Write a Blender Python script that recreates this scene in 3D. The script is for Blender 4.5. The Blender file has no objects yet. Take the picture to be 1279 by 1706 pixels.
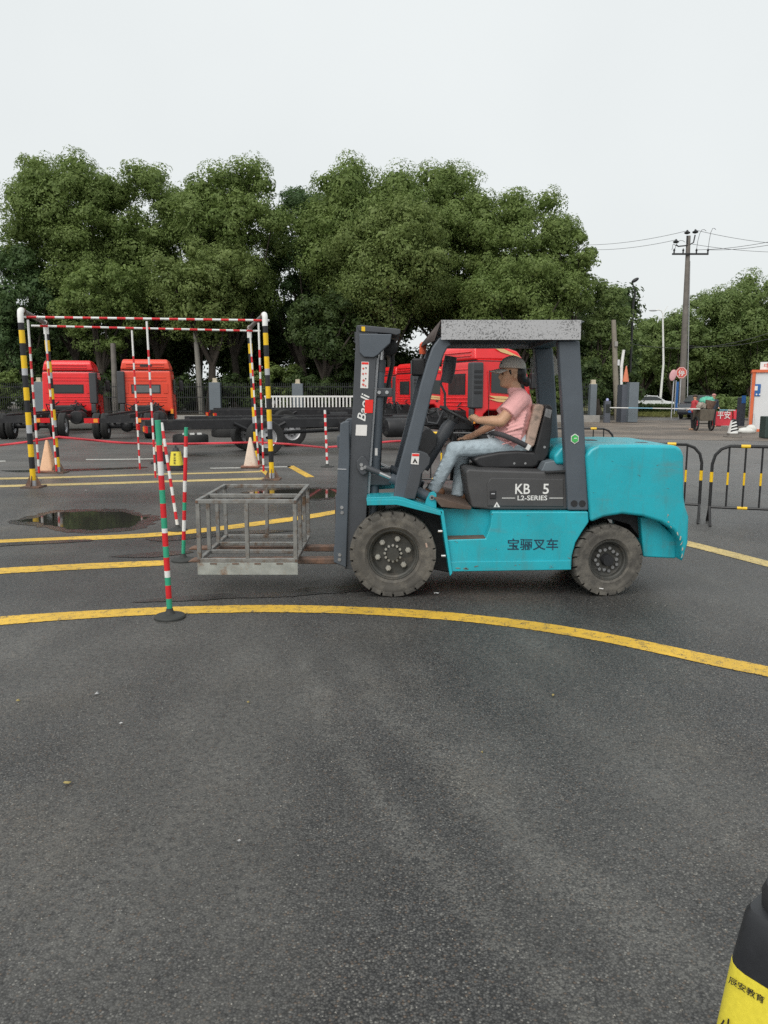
import bpy, bmesh, math, random
import numpy as np
from mathutils import Vector, Matrix, Quaternion
random.seed(7)
R = math.radians
sc = bpy.context.scene
col = sc.collection

# ------------------------------------------------------------------ camera, sky, sun, exposure
CAM_H, PITCH, FPX = 1.68, math.atan(196 / 1282), 1282.0
cam = bpy.data.cameras.new('camera'); cam_o = bpy.data.objects.new('camera', cam); col.objects.link(cam_o)
cam_o.location = (0, 0, CAM_H); cam_o.rotation_euler = (R(90) - PITCH, 0, 0)
cam.sensor_fit = 'VERTICAL'; cam.sensor_height = 36; cam.lens = FPX / 1706 * 36
cam.clip_start = 0.05; cam.clip_end = 2000
sc.camera = cam_o

SUN_EL, SUN_AZ = 47, 208            # high, veiled sun behind the camera's left shoulder
world = bpy.data.worlds.new('World'); sc.world = world; world.use_nodes = True
nt = world.node_tree; nt.nodes.clear()
def wn(t): return nt.nodes.new(t)
sky = wn('ShaderNodeTexSky'); sky.sky_type = 'NISHITA'; sky.sun_disc = False
sky.sun_elevation = R(SUN_EL); sky.sun_rotation = R(SUN_AZ); sky.dust_density = 6; sky.air_density = 1.5
tc = wn('ShaderNodeTexCoord'); cn = wn('ShaderNodeTexNoise'); cn.inputs['Scale'].default_value = 1.6; cn.inputs['Detail'].default_value = 4
nt.links.new(tc.outputs['Generated'], cn.inputs['Vector'])
cr = wn('ShaderNodeValToRGB')
cr.color_ramp.elements[0].position = .3; cr.color_ramp.elements[0].color = (0.520, 0.545, 0.548, 1)
cr.color_ramp.elements[1].position = .7; cr.color_ramp.elements[1].color = (0.578, 0.602, 0.602, 1)
nt.links.new(cn.outputs['Fac'], cr.inputs['Fac'])
sca = wn('ShaderNodeVectorMath'); sca.operation = 'SCALE'; sca.inputs['Scale'].default_value = 10.0
nt.links.new(cr.outputs['Color'], sca.inputs[0])
mx = wn('ShaderNodeMixRGB'); mx.inputs['Fac'].default_value = 0.95
nt.links.new(sky.outputs['Color'], mx.inputs['Color1']); nt.links.new(sca.outputs['Vector'], mx.inputs['Color2'])
bg = wn('ShaderNodeBackground'); bg.inputs['Strength'].default_value = 0.1
nt.links.new(mx.outputs['Color'], bg.inputs['Color'])
wo = wn('ShaderNodeOutputWorld'); nt.links.new(bg.outputs['Background'], wo.inputs['Surface'])

sun = bpy.data.lights.new('sun', 'SUN'); sun.energy = 1.5; sun.angle = R(50); sun.color = (1, .97, .92)
sun_o = bpy.data.objects.new('sun', sun); col.objects.link(sun_o); sun_o.location = (-5, -10, 30)
_sd = Vector((math.sin(R(SUN_AZ)) * math.cos(R(SUN_EL)), math.cos(R(SUN_AZ)) * math.cos(R(SUN_EL)), math.sin(R(SUN_EL))))
sun_o.rotation_euler = _sd.to_track_quat('Z', 'Y').to_euler()
sc.view_settings.view_transform = 'Standard'; sc.view_settings.look = 'None'
sc.view_settings.exposure = 0.60; sc.view_settings.gamma = 1.0; sc.view_settings.use_curve_mapping = False
sc.render.engine = 'CYCLES'
cy = sc.cycles
cy.max_bounces = 6; cy.diffuse_bounces = 4; cy.glossy_bounces = 3; cy.transmission_bounces = 4; cy.transparent_max_bounces = 6
cy.use_denoising = False

# ------------------------------------------------------------------ measuring helpers (photo pixel -> metre at a stated distance)
cp, sp = math.cos(PITCH), math.sin(PITCH)
def ray(u, v):
    x = (u - 639.5) / FPX; y = (853 - v) / FPX
    return Vector((x, cp + y * sp, -sp + y * cp))
def W(u, v, Y):
    d = ray(u, v); t = Y / d.y
    return Vector((d.x * t, Y, CAM_H + d.z * t))
def G(u, v, z=0.0):
    d = ray(u, v); t = (z - CAM_H) / d.z
    return Vector((d.x * t, d.y * t, z))
def PL(pts, Y): return [W(u, v, Y) for u, v in pts]

# ------------------------------------------------------------------ materials
MATS = {}
def pm(name, c, rough=.6, metal=0., var=.12, scale=6., bump=0., bscale=60., dirt=None, dirt_amt=.0, dscale=3., spec=.5, coat=0.):
    if name in MATS: return MATS[name]
    m = bpy.data.materials.new(name); m.use_nodes = True; t = m.node_tree; N = t.nodes; L = t.links
    b = N['Principled BSDF']; b.inputs['Metallic'].default_value = metal
    b.inputs['Specular IOR Level'].default_value = spec
    if coat: b.inputs['Coat Weight'].default_value = coat; b.inputs['Coat Roughness'].default_value = .15
    co = N.new('ShaderNodeTexCoord')
    n = N.new('ShaderNodeTexNoise'); n.inputs['Scale'].default_value = scale; n.inputs['Detail'].default_value = 6; n.inputs['Roughness'].default_value = .6
    L.new(co.outputs['Object'], n.inputs['Vector'])
    rp = N.new('ShaderNodeValToRGB'); e = rp.color_ramp.elements
    e[0].position = .3; e[1].position = .7
    e[0].color = tuple(max(0, x * (1 - var)) for x in c) + (1,); e[1].color = tuple(min(1, x * (1 + var)) for x in c) + (1,)
    L.new(n.outputs['Fac'], rp.inputs['Fac']); out = rp.outputs['Color']
    if dirt:
        n2 = N.new('ShaderNodeTexNoise'); n2.inputs['Scale'].default_value = dscale; n2.inputs['Detail'].default_value = 9; n2.inputs['Roughness'].default_value = .7
        L.new(co.outputs['Object'], n2.inputs['Vector'])
        r2 = N.new('ShaderNodeValToRGB'); e2 = r2.color_ramp.elements
        e2[0].position = .62 - dirt_amt * .35; e2[0].color = (0, 0, 0, 1); e2[1].position = .74 - dirt_amt * .2; e2[1].color = (1, 1, 1, 1)
        L.new(n2.outputs['Fac'], r2.inputs['Fac'])
        mi = N.new('ShaderNodeMixRGB'); L.new(r2.outputs['Color'], mi.inputs['Fac']); L.new(out, mi.inputs['Color1']); mi.inputs['Color2'].default_value = (*dirt, 1)
        out = mi.outputs['Color']
    L.new(out, b.inputs['Base Color'])
    rr = N.new('ShaderNodeMapRange'); rr.inputs['To Min'].default_value = max(.02, rough - .1); rr.inputs['To Max'].default_value = min(1, rough + .1)
    L.new(n.outputs['Fac'], rr.inputs['Value']); L.new(rr.outputs['Result'], b.inputs['Roughness'])
    if bump:
        n3 = N.new('ShaderNodeTexNoise'); n3.inputs['Scale'].default_value = bscale; n3.inputs['Detail'].default_value = 4
        L.new(co.outputs['Object'], n3.inputs['Vector'])
        bp = N.new('ShaderNodeBump'); bp.inputs['Strength'].default_value = bump; bp.inputs['Distance'].default_value = .01
        L.new(n3.outputs['Fac'], bp.inputs['Height']); L.new(bp.outputs['Normal'], b.inputs['Normal'])
    MATS[name] = m; return m

def teal_mat():
    m = pm('teal_paint', (0.014, 0.37, 0.45), .40, 0, .10, 3, dirt=(.03, .33, .39), dirt_amt=.35, dscale=4, coat=.2)
    t = m.node_tree; N = t.nodes; L = t.links; b = N['Principled BSDF']; src = b.inputs['Base Color'].links[0].from_socket; co = N.new('ShaderNodeTexCoord')
    def layer(src, scale, stretch, p0, p1, c, amt, det=9):
        mp = N.new('ShaderNodeMapping'); mp.inputs['Scale'].default_value = stretch; L.new(co.outputs['Object'], mp.inputs['Vector'])
        n = N.new('ShaderNodeTexNoise'); n.inputs['Scale'].default_value = scale; n.inputs['Detail'].default_value = det; n.inputs['Roughness'].default_value = .68; L.new(mp.outputs['Vector'], n.inputs['Vector'])
        r = N.new('ShaderNodeMapRange'); r.inputs['From Min'].default_value = p0; r.inputs['From Max'].default_value = p1; r.inputs['To Max'].default_value = amt; L.new(n.outputs['Fac'], r.inputs['Value'])
        x = N.new('ShaderNodeMixRGB'); L.new(r.outputs['Result'], x.inputs['Fac']); L.new(src, x.inputs['Color1']); x.inputs['Color2'].default_value = (*c, 1); return x.outputs['Color']
    s = layer(src, 9, (1.6, 1, .22), .52, .72, (.055, .24, .26), .55)      # run-off streaks
    s = layer(s, 26, (1, 1, 1), .66, .72, (.12, .13, .11), .75)            # specks of dried mud and chips
    s = layer(s, 3.5, (.5, 1, 2.2), .55, .70, (.14, .17, .155), .38)       # dust film
    L.new(s, b.inputs['Base Color']); return m
TEAL = teal_mat()
CHAR = pm('charcoal_paint', (0.055, 0.06, 0.068), .5, 0, .12, 5, bump=.05, bscale=200)
SLATE = pm('slate_grey_paint', (0.075, 0.09, 0.108), .45, 0, .1, 4)
BLACKP = pm('black_plastic', (0.02, 0.02, 0.022), .5, 0, .2, 9)
HOODM = pm('hood_plastic', (0.058, 0.058, 0.06), .55, 0, .15, 4, bump=.08, bscale=300)
DARKST = pm('dark_steel', (0.022, 0.023, 0.025), .55, .2, .3, 8)
RUBBER = pm('dusty_rubber', (0.075, 0.070, 0.062), .88, 0, .25, 9, bump=.25, bscale=90, dirt=(.15, .138, .118), dirt_amt=.45, dscale=7)
RUBBERD = pm('black_rubber', (0.018, 0.018, 0.018), .8, 0, .3, 10, bump=.2)
STEEL = pm('bright_steel', (0.5, 0.5, 0.5), .3, .9, .12, 20)
RIMM = pm('rim_dark', (0.055, 0.055, 0.05), .6, .3, .3, 12, dirt=(.1, .09, .075), dirt_amt=.3, dscale=9)
CAGE = pm('bare_steel_tube', (0.235, 0.235, 0.225), .5, .45, .22, 14, dirt=(.14, .085, .05), dirt_amt=.34, dscale=9)
CAGEP = pm('galvanised_plate', (0.34, 0.36, 0.34), .5, .3, .2, 10, dirt=(.22, .13, .08), dirt_amt=.18, dscale=6)
RUST = pm('rusty_steel', (0.17, 0.10, 0.07), .75, .2, .35, 14, bump=.2, bscale=80, dirt=(.09, .075, .065), dirt_amt=.5, dscale=5)
YEL = pm('yellow_tape', (0.80, 0.50, 0.008), .45, 0, .07, 12)
BLK = pm('black_tape', (0.012, 0.012, 0.014), .5, 0, .2, 9)
WHT = pm('white_paint', (0.74, 0.74, 0.72), .5, 0, .06, 9, dirt=(.5, .48, .44), dirt_amt=.15)
GREYT = pm('grey_tape', (0.42, 0.43, 0.45), .4, 0, .1, 9)
REDP = pm('red_tape', (0.62, 0.018, 0.025), .45, 0, .12, 9)
GRN = pm('green_tape', (0.03, 0.33, 0.19), .5, 0, .1, 9)
ORANGE = pm('faded_cone_plastic', (0.72, 0.44, 0.27), .6, 0, .08, 7, dirt=(.5, .3, .2), dirt_amt=.3)
CONEBASE = pm('cone_base_rubber', (0.23, 0.11, 0.075), .8, 0, .2, 9)
TRED = pm('truck_red_paint', (0.76, 0.014, 0.018), .35, 0, .08, 2, coat=.4)
TRED2 = pm('truck_orange_red_paint', (0.72, 0.055, 0.02), .4, 0, .08, 2, coat=.3)
GLASS = pm('dark_glass', (0.03, 0.036, 0.036), .12, 0, .2, 3)
GLASSG = pm('grey_glass', (0.12, 0.13, 0.13), .15, 0, .15, 3)
CHASS = pm('chassis_black', (0.014, 0.014, 0.016), .5, 0, .3, 5, dirt=(.05, .048, .045), dirt_amt=.25)
REDL = pm('red_lens', (0.60, 0.01, 0.015), .25, 0, .1, 20)
AMB = pm('amber_lens', (0.85, 0.30, 0.03), .3, 0, .1, 20)
GOLD = pm('gold_decal', (0.75, 0.50, 0.22), .5, 0, .05, 9)
CONC = pm('concrete', (0.30, 0.29, 0.27), .85, 0, .15, 3, bump=.1)
CONCD = pm('weathered_concrete', (0.16, 0.145, 0.13), .85, 0, .25, 2)
GPILL = pm('grey_cladding', (0.135, 0.16, 0.18), .55, 0, .08, 1)
GPILLD = pm('dark_grey_cladding', (0.085, 0.095, 0.115), .55, 0, .08, 1)
SKIN = pm('skin', (0.58, 0.34, 0.215), .55, 0, .08, 20)
PINK = pm('pink_cotton', (0.86, 0.45, 0.44), .85, 0, .07, 14, bump=.5, bscale=24)
JEAN = pm('light_denim', (0.41, 0.49, 0.54), .85, 0, .22, 12, bump=.6, bscale=22)
CAPM = pm('taupe_cap', (0.54, 0.49, 0.445), .85, 0, .06, 20)
HAIR = pm('black_hair', (0.012, 0.010, 0.010), .45, 0, .3, 40)
SHOE = pm('brown_shoe', (0.17, 0.08, 0.04), .6, 0, .2, 15)
BEIGE = pm('worn_cream_padding', (0.50, 0.36, 0.29), .8, 0, .2, 14, dirt=(.22, .17, .14), dirt_amt=.5, dscale=14)
FLOORM = pm('dirty_floor_mat', (0.10, 0.068, 0.052), .85, 0, .3, 9)
STICK = pm('white_sticker', (0.72, 0.70, 0.68), .5, 0, .03, 9)
REDST = pm('red_sticker', (0.75, 0.02, 0.012), .45, 0, .04, 9)
GREENST = pm('green_sticker', (0.06, 0.42, 0.10), .5, 0, .25, 30)
INK = pm('dark_blue_ink', (0.008, 0.035, 0.07), .5, 0, .1, 9)
INKB = pm('black_ink', (0.015, 0.014, 0.013), .6, 0, .1, 9)
BLUEP = pm('blue_panel', (0.02, 0.11, 0.33), .5, 0, .1, 6)
LBLUE = pm('pale_blue_paint', (0.25, 0.48, 0.62), .5, 0, .08, 6)
BOOTHW = pm('booth_white_panel', (0.62, 0.63, 0.64), .5, 0, .04, 1)
BOOTHO = pm('booth_orange_trim', (0.62, 0.13, 0.045), .5, 0, .1, 3)
SIGNR = pm('sign_red', (0.60, 0.10, 0.075), .5, 0, .08, 6)
SIGNP = pm('sign_faded_pink', (0.66, 0.36, 0.38), .5, 0, .12, 9)
BARK = pm('tree_bark', (0.055, 0.045, 0.036), .9, 0, .35, 5, bump=.5, bscale=14)
YCONE = pm('yellow_sleeve', (0.76, 0.64, 0.055), .4, 0, .08, 90, bump=.1, bscale=400)

# roof sheet: weathered grey with dark speckle
def speckle_mat():
    m = bpy.data.materials.new('speckled_roof_sheet'); m.use_nodes = True; t = m.node_tree; N = t.nodes; L = t.links; b = N['Principled BSDF']
    co = N.new('ShaderNodeTexCoord')
    n = N.new('ShaderNodeTexNoise'); n.inputs['Scale'].default_value = 100; n.inputs['Detail'].default_value = 4
    n2 = N.new('ShaderNodeTexNoise'); n2.inputs['Scale'].default_value = 4; n2.inputs['Detail'].default_value = 5
    L.new(co.outputs['Object'], n.inputs['Vector']); L.new(co.outputs['Object'], n2.inputs['Vector'])
    ad = N.new('ShaderNodeMath'); ad.operation = 'MULTIPLY_ADD'; ad.inputs[1].default_value = .45; L.new(n2.outputs['Fac'], ad.inputs[0]); L.new(n.outputs['Fac'], ad.inputs[2])
    r = N.new('ShaderNodeValToRGB'); e = r.color_ramp.elements
    e[0].position = .59; e[0].color = (.14, .14, .142, 1); e[1].position = .70; e[1].color = (.40, .40, .41, 1)
    L.new(ad.outputs[0], r.inputs['Fac']); L.new(r.outputs['Color'], b.inputs['Base Color']); b.inputs['Roughness'].default_value = .6
    return m
SPECK = speckle_mat()

# ------------------------------------------------------------------ mesh builder
def basis(d):
    d = Vector(d).normalized(); a = Vector((0, 0, 1)) if abs(d.z) < .9 else Vector((1, 0, 0))
    x = d.cross(a).normalized(); return x, d.cross(x).normalized(), d
class MB:
    def __init__(s): s.v = []; s.f = []; s.m = []; s.sm = []
    def _add(s, vs, fs, mi=0, sm=False):
        o = len(s.v); s.v += [Vector(p) for p in vs]
        for f in fs: s.f.append([i + o for i in f]); s.m.append(mi); s.sm.append(sm)
        return s
    def box(s, c, size, rot=None, mi=0):
        c = Vector(c); hx, hy, hz = [k / 2 for k in size]
        vs = [Vector((x, y, z)) for x in (-hx, hx) for y in (-hy, hy) for z in (-hz, hz)]
        if rot is not None: vs = [rot @ p for p in vs]
        return s._add([c + p for p in vs], [(0, 1, 3, 2), (4, 6, 7, 5), (0, 4, 5, 1), (2, 3, 7, 6), (0, 2, 6, 4), (1, 5, 7, 3)], mi)
    def bx(s, x0, x1, y0, y1, z0, z1, mi=0):
        return s.box(((x0 + x1) / 2, (y0 + y1) / 2, (z0 + z1) / 2), (abs(x1 - x0), abs(y1 - y0), abs(z1 - z0)), None, mi)
    def bar(s, p0, p1, w, h, mi=0):        # rectangular bar from p0 to p1
        p0, p1 = Vector(p0), Vector(p1); d = p1 - p0; L = d.length; z = d.normalized()
        a = Vector((0, 0, 1)) if abs(z.z) < .95 else Vector((0, 1, 0))
        x = a.cross(z).normalized(); y = z.cross(x)
        rot = Matrix((x, y, z)).transposed()
        return s.box((p0 + p1) / 2, (w, h, L), rot, mi)
    def tube(s, p0, p1, r0, r1=None, n=10, mi=0, caps=True):
        r1 = r0 if r1 is None else r1; p0, p1 = Vector(p0), Vector(p1); x, y, d = basis(p1 - p0)
        vs = []
        for p, r in ((p0, r0), (p1, r1)):
            for i in range(n):
                a = 2 * math.pi * i / n; vs.append(p + (x * math.cos(a) + y * math.sin(a)) * r)
        s._add(vs, [(i, (i + 1) % n, n + (i + 1) % n, n + i) for i in range(n)], mi, True)
        o = len(s.v) - 2 * n
        if caps in (True, 'a'): s.f.append([o + i for i in range(n)][::-1]); s.m.append(mi); s.sm.append(False)
        if caps in (True, 'b'): s.f.append([o + n + i for i in range(n)]); s.m.append(mi); s.sm.append(False)
        return s
    def sweep(s, pts, r, n=8, mi=0):
        pts = [Vector(p) for p in pts]; k = len(pts); rr = r if isinstance(r, (list, tuple)) else [r] * k
        vs = []; px = None
        for i, p in enumerate(pts):
            d = (pts[min(i + 1, k - 1)] - pts[max(i - 1, 0)]).normalized()
            if px is None: px, _, _ = basis(d)
            x = (px - d * px.dot(d)).normalized(); y = d.cross(x); px = x
            for j in range(n):
                a = 2 * math.pi * j / n; vs.append(p + (x * math.cos(a) + y * math.sin(a)) * rr[i])
        fs = [(i * n + j, i * n + (j + 1) % n, (i + 1) * n + (j + 1) % n, (i + 1) * n + j) for i in range(k - 1) for j in range(n)]
        s._add(vs, fs, mi, True); o = len(s.v) - k * n
        for f in ([o + j for j in range(n)][::-1], [o + (k - 1) * n + j for j in range(n)]): s.f.append(f); s.m.append(mi); s.sm.append(False)
        return s
    def prism(s, poly, vec, mi=0):
        n = len(poly); vec = Vector(vec); poly = [Vector(p) for p in poly]
        return s._add(poly + [p + vec for p in poly], [tuple(range(n))[::-1], tuple(range(n, 2 * n))] + [(i, (i + 1) % n, n + (i + 1) % n, n + i) for i in range(n)], mi)
    def lathe(s, prof, c, axis=(0, 0, 1), n=24, mi=0, smooth=True, caps=True):
        c = Vector(c); x, y, d = basis(axis); k = len(prof); vs = []
        for r, h in prof:
            for i in range(n):
                a = 2 * math.pi * i / n; vs.append(c + d * h + (x * math.cos(a) + y * math.sin(a)) * r)
        fs = [(i * n + j, i * n + (j + 1) % n, (i + 1) * n + (j + 1) % n, (i + 1) * n + j) for i in range(k - 1) for j in range(n)]
        s._add(vs, fs, mi, smooth); o = len(s.v) - k * n
        if caps:
            for f in ([o + j for j in range(n)][::-1], [o + (k - 1) * n + j for j in range(n)]): s.f.append(f); s.m.append(mi); s.sm.append(False)
        return s
    def ell(s, c, r, rot=None, nu=14, nv=9, mi=0):
        c = Vector(c); vs = []; r = (r, r, r) if isinstance(r, (int, float)) else r
        for i in range(nv + 1):
            t = math.pi * i / nv
            for j in range(nu):
                a = 2 * math.pi * j / nu; p = Vector((r[0] * math.sin(t) * math.cos(a), r[1] * math.sin(t) * math.sin(a), r[2] * math.cos(t)))
                vs.append(c + (rot @ p if rot is not None else p))
        return s._add(vs, [(i * nu + j, (i + 1) * nu + j, (i + 1) * nu + (j + 1) % nu, i * nu + (j + 1) % nu) for i in range(nv) for j in range(nu)], mi, True)
    def cap(s, p0, p1, r0, r1=None, n=12):     # rounded tapered capsule
        r1 = r0 if r1 is None else r1; s.tube(p0, p1, r0, r1, n); s.ell(p0, r0, None, n, 8); s.ell(p1, r1, None, n, 8); return s
    def build(s, name, mats, parent=None, bevel=0., seg=2, smooth=None, ang=35, sub=0):
        me = bpy.data.meshes.new(name); off = root_loc(parent) if parent else Vector((0, 0, 0))
        me.from_pydata([p - off for p in s.v], [], s.f)
        mats = mats if isinstance(mats, (list, tuple)) else [mats]
        for m in mats: me.materials.append(m)
        me.polygons.foreach_set('material_index', s.m)
        me.polygons.foreach_set('use_smooth', s.sm if smooth is None else [smooth] * len(s.f))
        bm = bmesh.new(); bm.from_mesh(me); bmesh.ops.remove_doubles(bm, verts=bm.verts, dist=1e-5); bmesh.ops.recalc_face_normals(bm, faces=bm.faces); bm.to_mesh(me); bm.free()
        if not bevel: me.set_sharp_from_angle(angle=R(38))
        o = bpy.data.objects.new(name, me); col.objects.link(o)
        if parent: o.parent = parent
        if bevel:
            b = o.modifiers.new('bevel', 'BEVEL'); b.width = bevel; b.segments = seg; b.limit_method = 'ANGLE'; b.angle_limit = R(ang)
            if seg > 1: me.polygons.foreach_set('use_smooth', [True] * len(me.polygons)); w = o.modifiers.new('wn', 'WEIGHTED_NORMAL'); w.keep_sharp = False
        return o
def root_loc(o):
    p = Vector((0, 0, 0))
    while o is not None: p += o.location; o = o.parent
    return p
def tag(o, label, cat, group=None):
    o['label'] = label; o['category'] = cat
    if group: o['group'] = group
    return o
def struct(o, kind='structure'): o['kind'] = kind; return o
def thing(name, loc, label, cat, group=None):
    o = bpy.data.objects.new(name, None); o.empty_display_size = .2; col.objects.link(o); o.location = loc
    return tag(o, label, cat, group)
def copy_tree(o, parent=None):
    c = o.copy(); col.objects.link(c); c.parent = parent
    for ch in o.children:
        copy_tree(ch, c)
    return c
def text(name, body, c, right, up, w, h, mat, parent, shear=0., lift=.0, bold=.012):
    cu = bpy.data.curves.new('txt', 'FONT'); cu.body = body; cu.shear = shear; cu.resolution_u = 3; cu.offset = bold
    o = bpy.data.objects.new('txt', cu); col.objects.link(o); bpy.context.view_layer.update()
    dg = bpy.context.evaluated_depsgraph_get(); me = bpy.data.meshes.new_from_object(o.evaluated_get(dg))
    bpy.data.objects.remove(o)
    xs = [v.co.x for v in me.vertices]; ys = [v.co.y for v in me.vertices]
    x0, x1, y0, y1 = min(xs), max(xs), min(ys), max(ys)
    right = Vector(right).normalized(); up = Vector(up).normalized(); nrm = right.cross(up); off = root_loc(parent) if parent else Vector()
    for v in me.vertices:
        a = ((v.co.x - x0) / (x1 - x0) - .5) * w; b = ((v.co.y - y0) / (y1 - y0) - .5) * h
        v.co = Vector(c) + right * a + up * b + nrm * lift - off
    me.materials.clear(); me.materials.append(mat)
    t = bpy.data.objects.new(name, me); col.objects.link(t); t.parent = parent
    return t
def catmull(p, n=8):
    p = [Vector(q) for q in p]; out = []
    for i in range(len(p) - 1):
        a, b, c, d = p[max(i - 1, 0)], p[i], p[i + 1], p[min(i + 2, len(p) - 1)]
        for k in range(n):
            t = k / n
            out.append(.5 * ((2 * b) + (c - a) * t + (2 * a - 5 * b + 4 * c - d) * t * t + (3 * b - a - 3 * c + d) * t ** 3))
    return out + [p[-1]]
def remeshed(mb, name, mat, parent, voxel, smooth_it=4, sub=None):
    o = mb.build('tmp', mat); r = o.modifiers.new('r', 'REMESH'); r.mode = 'VOXEL'; r.voxel_size = voxel
    s = o.modifiers.new('s', 'SMOOTH'); s.factor = .5; s.iterations = smooth_it
    bpy.context.view_layer.update(); dg = bpy.context.evaluated_depsgraph_get()
    me = bpy.data.meshes.new_from_object(o.evaluated_get(dg)); old_ = o.data; bpy.data.objects.remove(o); bpy.data.meshes.remove(old_); me.name = name
    off = root_loc(parent) if parent else Vector(); me.transform(Matrix.Translation(-off))
    me.materials.clear(); me.materials.append(mat); me.polygons.foreach_set('use_smooth', [True] * len(me.polygons))
    n = bpy.data.objects.new(name, me); col.objects.link(n); n.parent = parent
    return n

# ------------------------------------------------------------------ ground, paint, water
def asphalt():
    m = bpy.data.materials.new('damp_asphalt'); m.use_nodes = True; t = m.node_tree; N = t.nodes; L = t.links; b = N['Principled BSDF']
    co = N.new('ShaderNodeTexCoord')
    def noise(scale, det=5, rough=.55, stretch=None):
        n = N.new('ShaderNodeTexNoise'); n.inputs['Scale'].default_value = scale; n.inputs['Detail'].default_value = det; n.inputs['Roughness'].default_value = rough
        if stretch:
            mp = N.new('ShaderNodeMapping'); mp.inputs['Scale'].default_value = stretch[:3]; mp.inputs['Rotation'].default_value = (0, 0, R(stretch[3])); L.new(co.outputs['Object'], mp.inputs['Vector']); L.new(mp.outputs['Vector'], n.inputs['Vector'])
        else: L.new(co.outputs['Object'], n.inputs['Vector'])
        return n.outputs['Fac']
    def ramp(v, p0, c0, p1, c1):
        r = N.new('ShaderNodeValToRGB'); e = r.color_ramp.elements; e[0].position = p0; e[0].color = (*[c0] * 3, 1) if isinstance(c0, float) else (*c0, 1)
        e[1].position = p1; e[1].color = (*[c1] * 3, 1) if isinstance(c1, float) else (*c1, 1); L.new(v, r.inputs['Fac']); return r.outputs['Color']
    def mix(f, a, bb, mode='MIX'):
        x = N.new('ShaderNodeMixRGB'); x.blend_type = mode
        for s, k in ((f, 'Fac'), (a, 'Color1'), (bb, 'Color2')):
            if isinstance(s, (int, float)): x.inputs[k].default_value = s
            elif isinstance(s, tuple): x.inputs[k].default_value = (*s, 1)
            else: L.new(s, x.inputs[k])
        return x.outputs['Color']
    vo = N.new('ShaderNodeTexVoronoi'); vo.inputs['Scale'].default_value = 140; vo.inputs['Randomness'].default_value = 1; L.new(co.outputs['Object'], vo.inputs['Vector'])
    sep = N.new('ShaderNodeSeparateColor'); L.new(vo.outputs['Color'], sep.inputs['Color'])
    stone = ramp(sep.outputs['Red'], .1, (.040, .040, .041), .95, (.108, .106, .101))
    pale = ramp(sep.outputs['Green'], .93, 0., .97, 1.)
    stone = mix(pale, stone, (.20, .195, .18))
    brown = ramp(sep.outputs['Blue'], .94, 0., .97, .8)
    stone = mix(brown, stone, (.12, .085, .06))
    pit = ramp(vo.outputs['Distance'], .30, 1.08, .75, .26)
    stone = mix(1., stone, pit, 'MULTIPLY')
    # dusty, tyre-polished streaks and large uneven tone
    dust = ramp(noise(.55, 6, .6, (1.3, .45, 1, 24)), .44, 0., .68, .75)
    dustn = ramp(noise(30, 3, .6), .35, .2, .65, 1.)
    dust = mix(1., dust, dustn, 'MULTIPLY')
    c = mix(dust, stone, (.15, .145, .132))
    # pale curved scuffs left by turning tyres
    sx = N.new('ShaderNodeSeparateXYZ'); L.new(co.outputs['Object'], sx.inputs['Vector'])
    for (cx, cy_, rad, wid, amt) in SCUFFS:
        vd = N.new('ShaderNodeVectorMath'); vd.operation = 'DISTANCE'; L.new(co.outputs['Object'], vd.inputs[0]); vd.inputs[1].default_value = (cx, cy_, 0)
        wob = N.new('ShaderNodeMath'); wob.operation = 'MULTIPLY_ADD'; wob.inputs[1].default_value = .30; L.new(noise(2.2, 5, .65), wob.inputs[0]); L.new(vd.outputs['Value'], wob.inputs[2])
        su = N.new('ShaderNodeMath'); su.operation = 'SUBTRACT'; su.inputs[1].default_value = rad + .15; L.new(wob.outputs[0], su.inputs[0])
        ab = N.new('ShaderNodeMath'); ab.operation = 'ABSOLUTE'; L.new(su.outputs[0], ab.inputs[0])
        mr_ = N.new('ShaderNodeMapRange'); mr_.interpolation_type = 'SMOOTHSTEP'; mr_.inputs['From Min'].default_value = 0; mr_.inputs['From Max'].default_value = wid; mr_.inputs['To Min'].default_value = amt; mr_.inputs['To Max'].default_value = 0; L.new(ab.outputs[0], mr_.inputs['Value'])
        ln = N.new('ShaderNodeMapRange'); ln.interpolation_type = 'SMOOTHSTEP'; ln.inputs['From Min'].default_value = 5.5; ln.inputs['From Max'].default_value = 4.4; L.new(sx.outputs['Y'], ln.inputs['Value'])
        mm = mix(1., mr_.outputs['Result'], ln.outputs['Result'], 'MULTIPLY'); mm = mix(1., mm, ramp(noise(9, 5, .7), .35, .25, .65, 1.), 'MULTIPLY')
        mm = mix(1., mm, ramp(sep.outputs['Red'], .25, .15, .75, 1.), 'MULTIPLY'); c = mix(mm, c, (.19, .185, .168))
    sky_sheen = N.new('ShaderNodeMapRange'); sky_sheen.interpolation_type = 'SMOOTHSTEP'; sky_sheen.inputs['From Min'].default_value = 12; sky_sheen.inputs['From Max'].default_value = 17; sky_sheen.inputs['To Max'].default_value = .6; L.new(sx.outputs['Y'], sky_sheen.inputs['Value']); c = mix(sky_sheen.outputs['Result'], c, (.15, .142, .134))  # far yard lightened in its base colour, standing in for sky reflection at grazing angles
    bro = ramp(noise(.9, 5, .6), .52, 0., .75, .35); c = mix(bro, c, mix(1., c, (1.15, .98, .78), 'MULTIPLY'))
    tone = ramp(noise(.22, 5, .55), .3, .72, .72, 1.18)
    c = mix(1., c, tone, 'MULTIPLY')
    tone2 = ramp(noise(1.7, 5, .6), .3, .86, .7, 1.12)
    c = mix(1., c, tone2, 'MULTIPLY')
    # damp patches: darker and smoother
    wet = ramp(noise(.30, 6, .55, (.55, 1.5, 1, 6)), .44, .25, .58, 1.)
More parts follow.
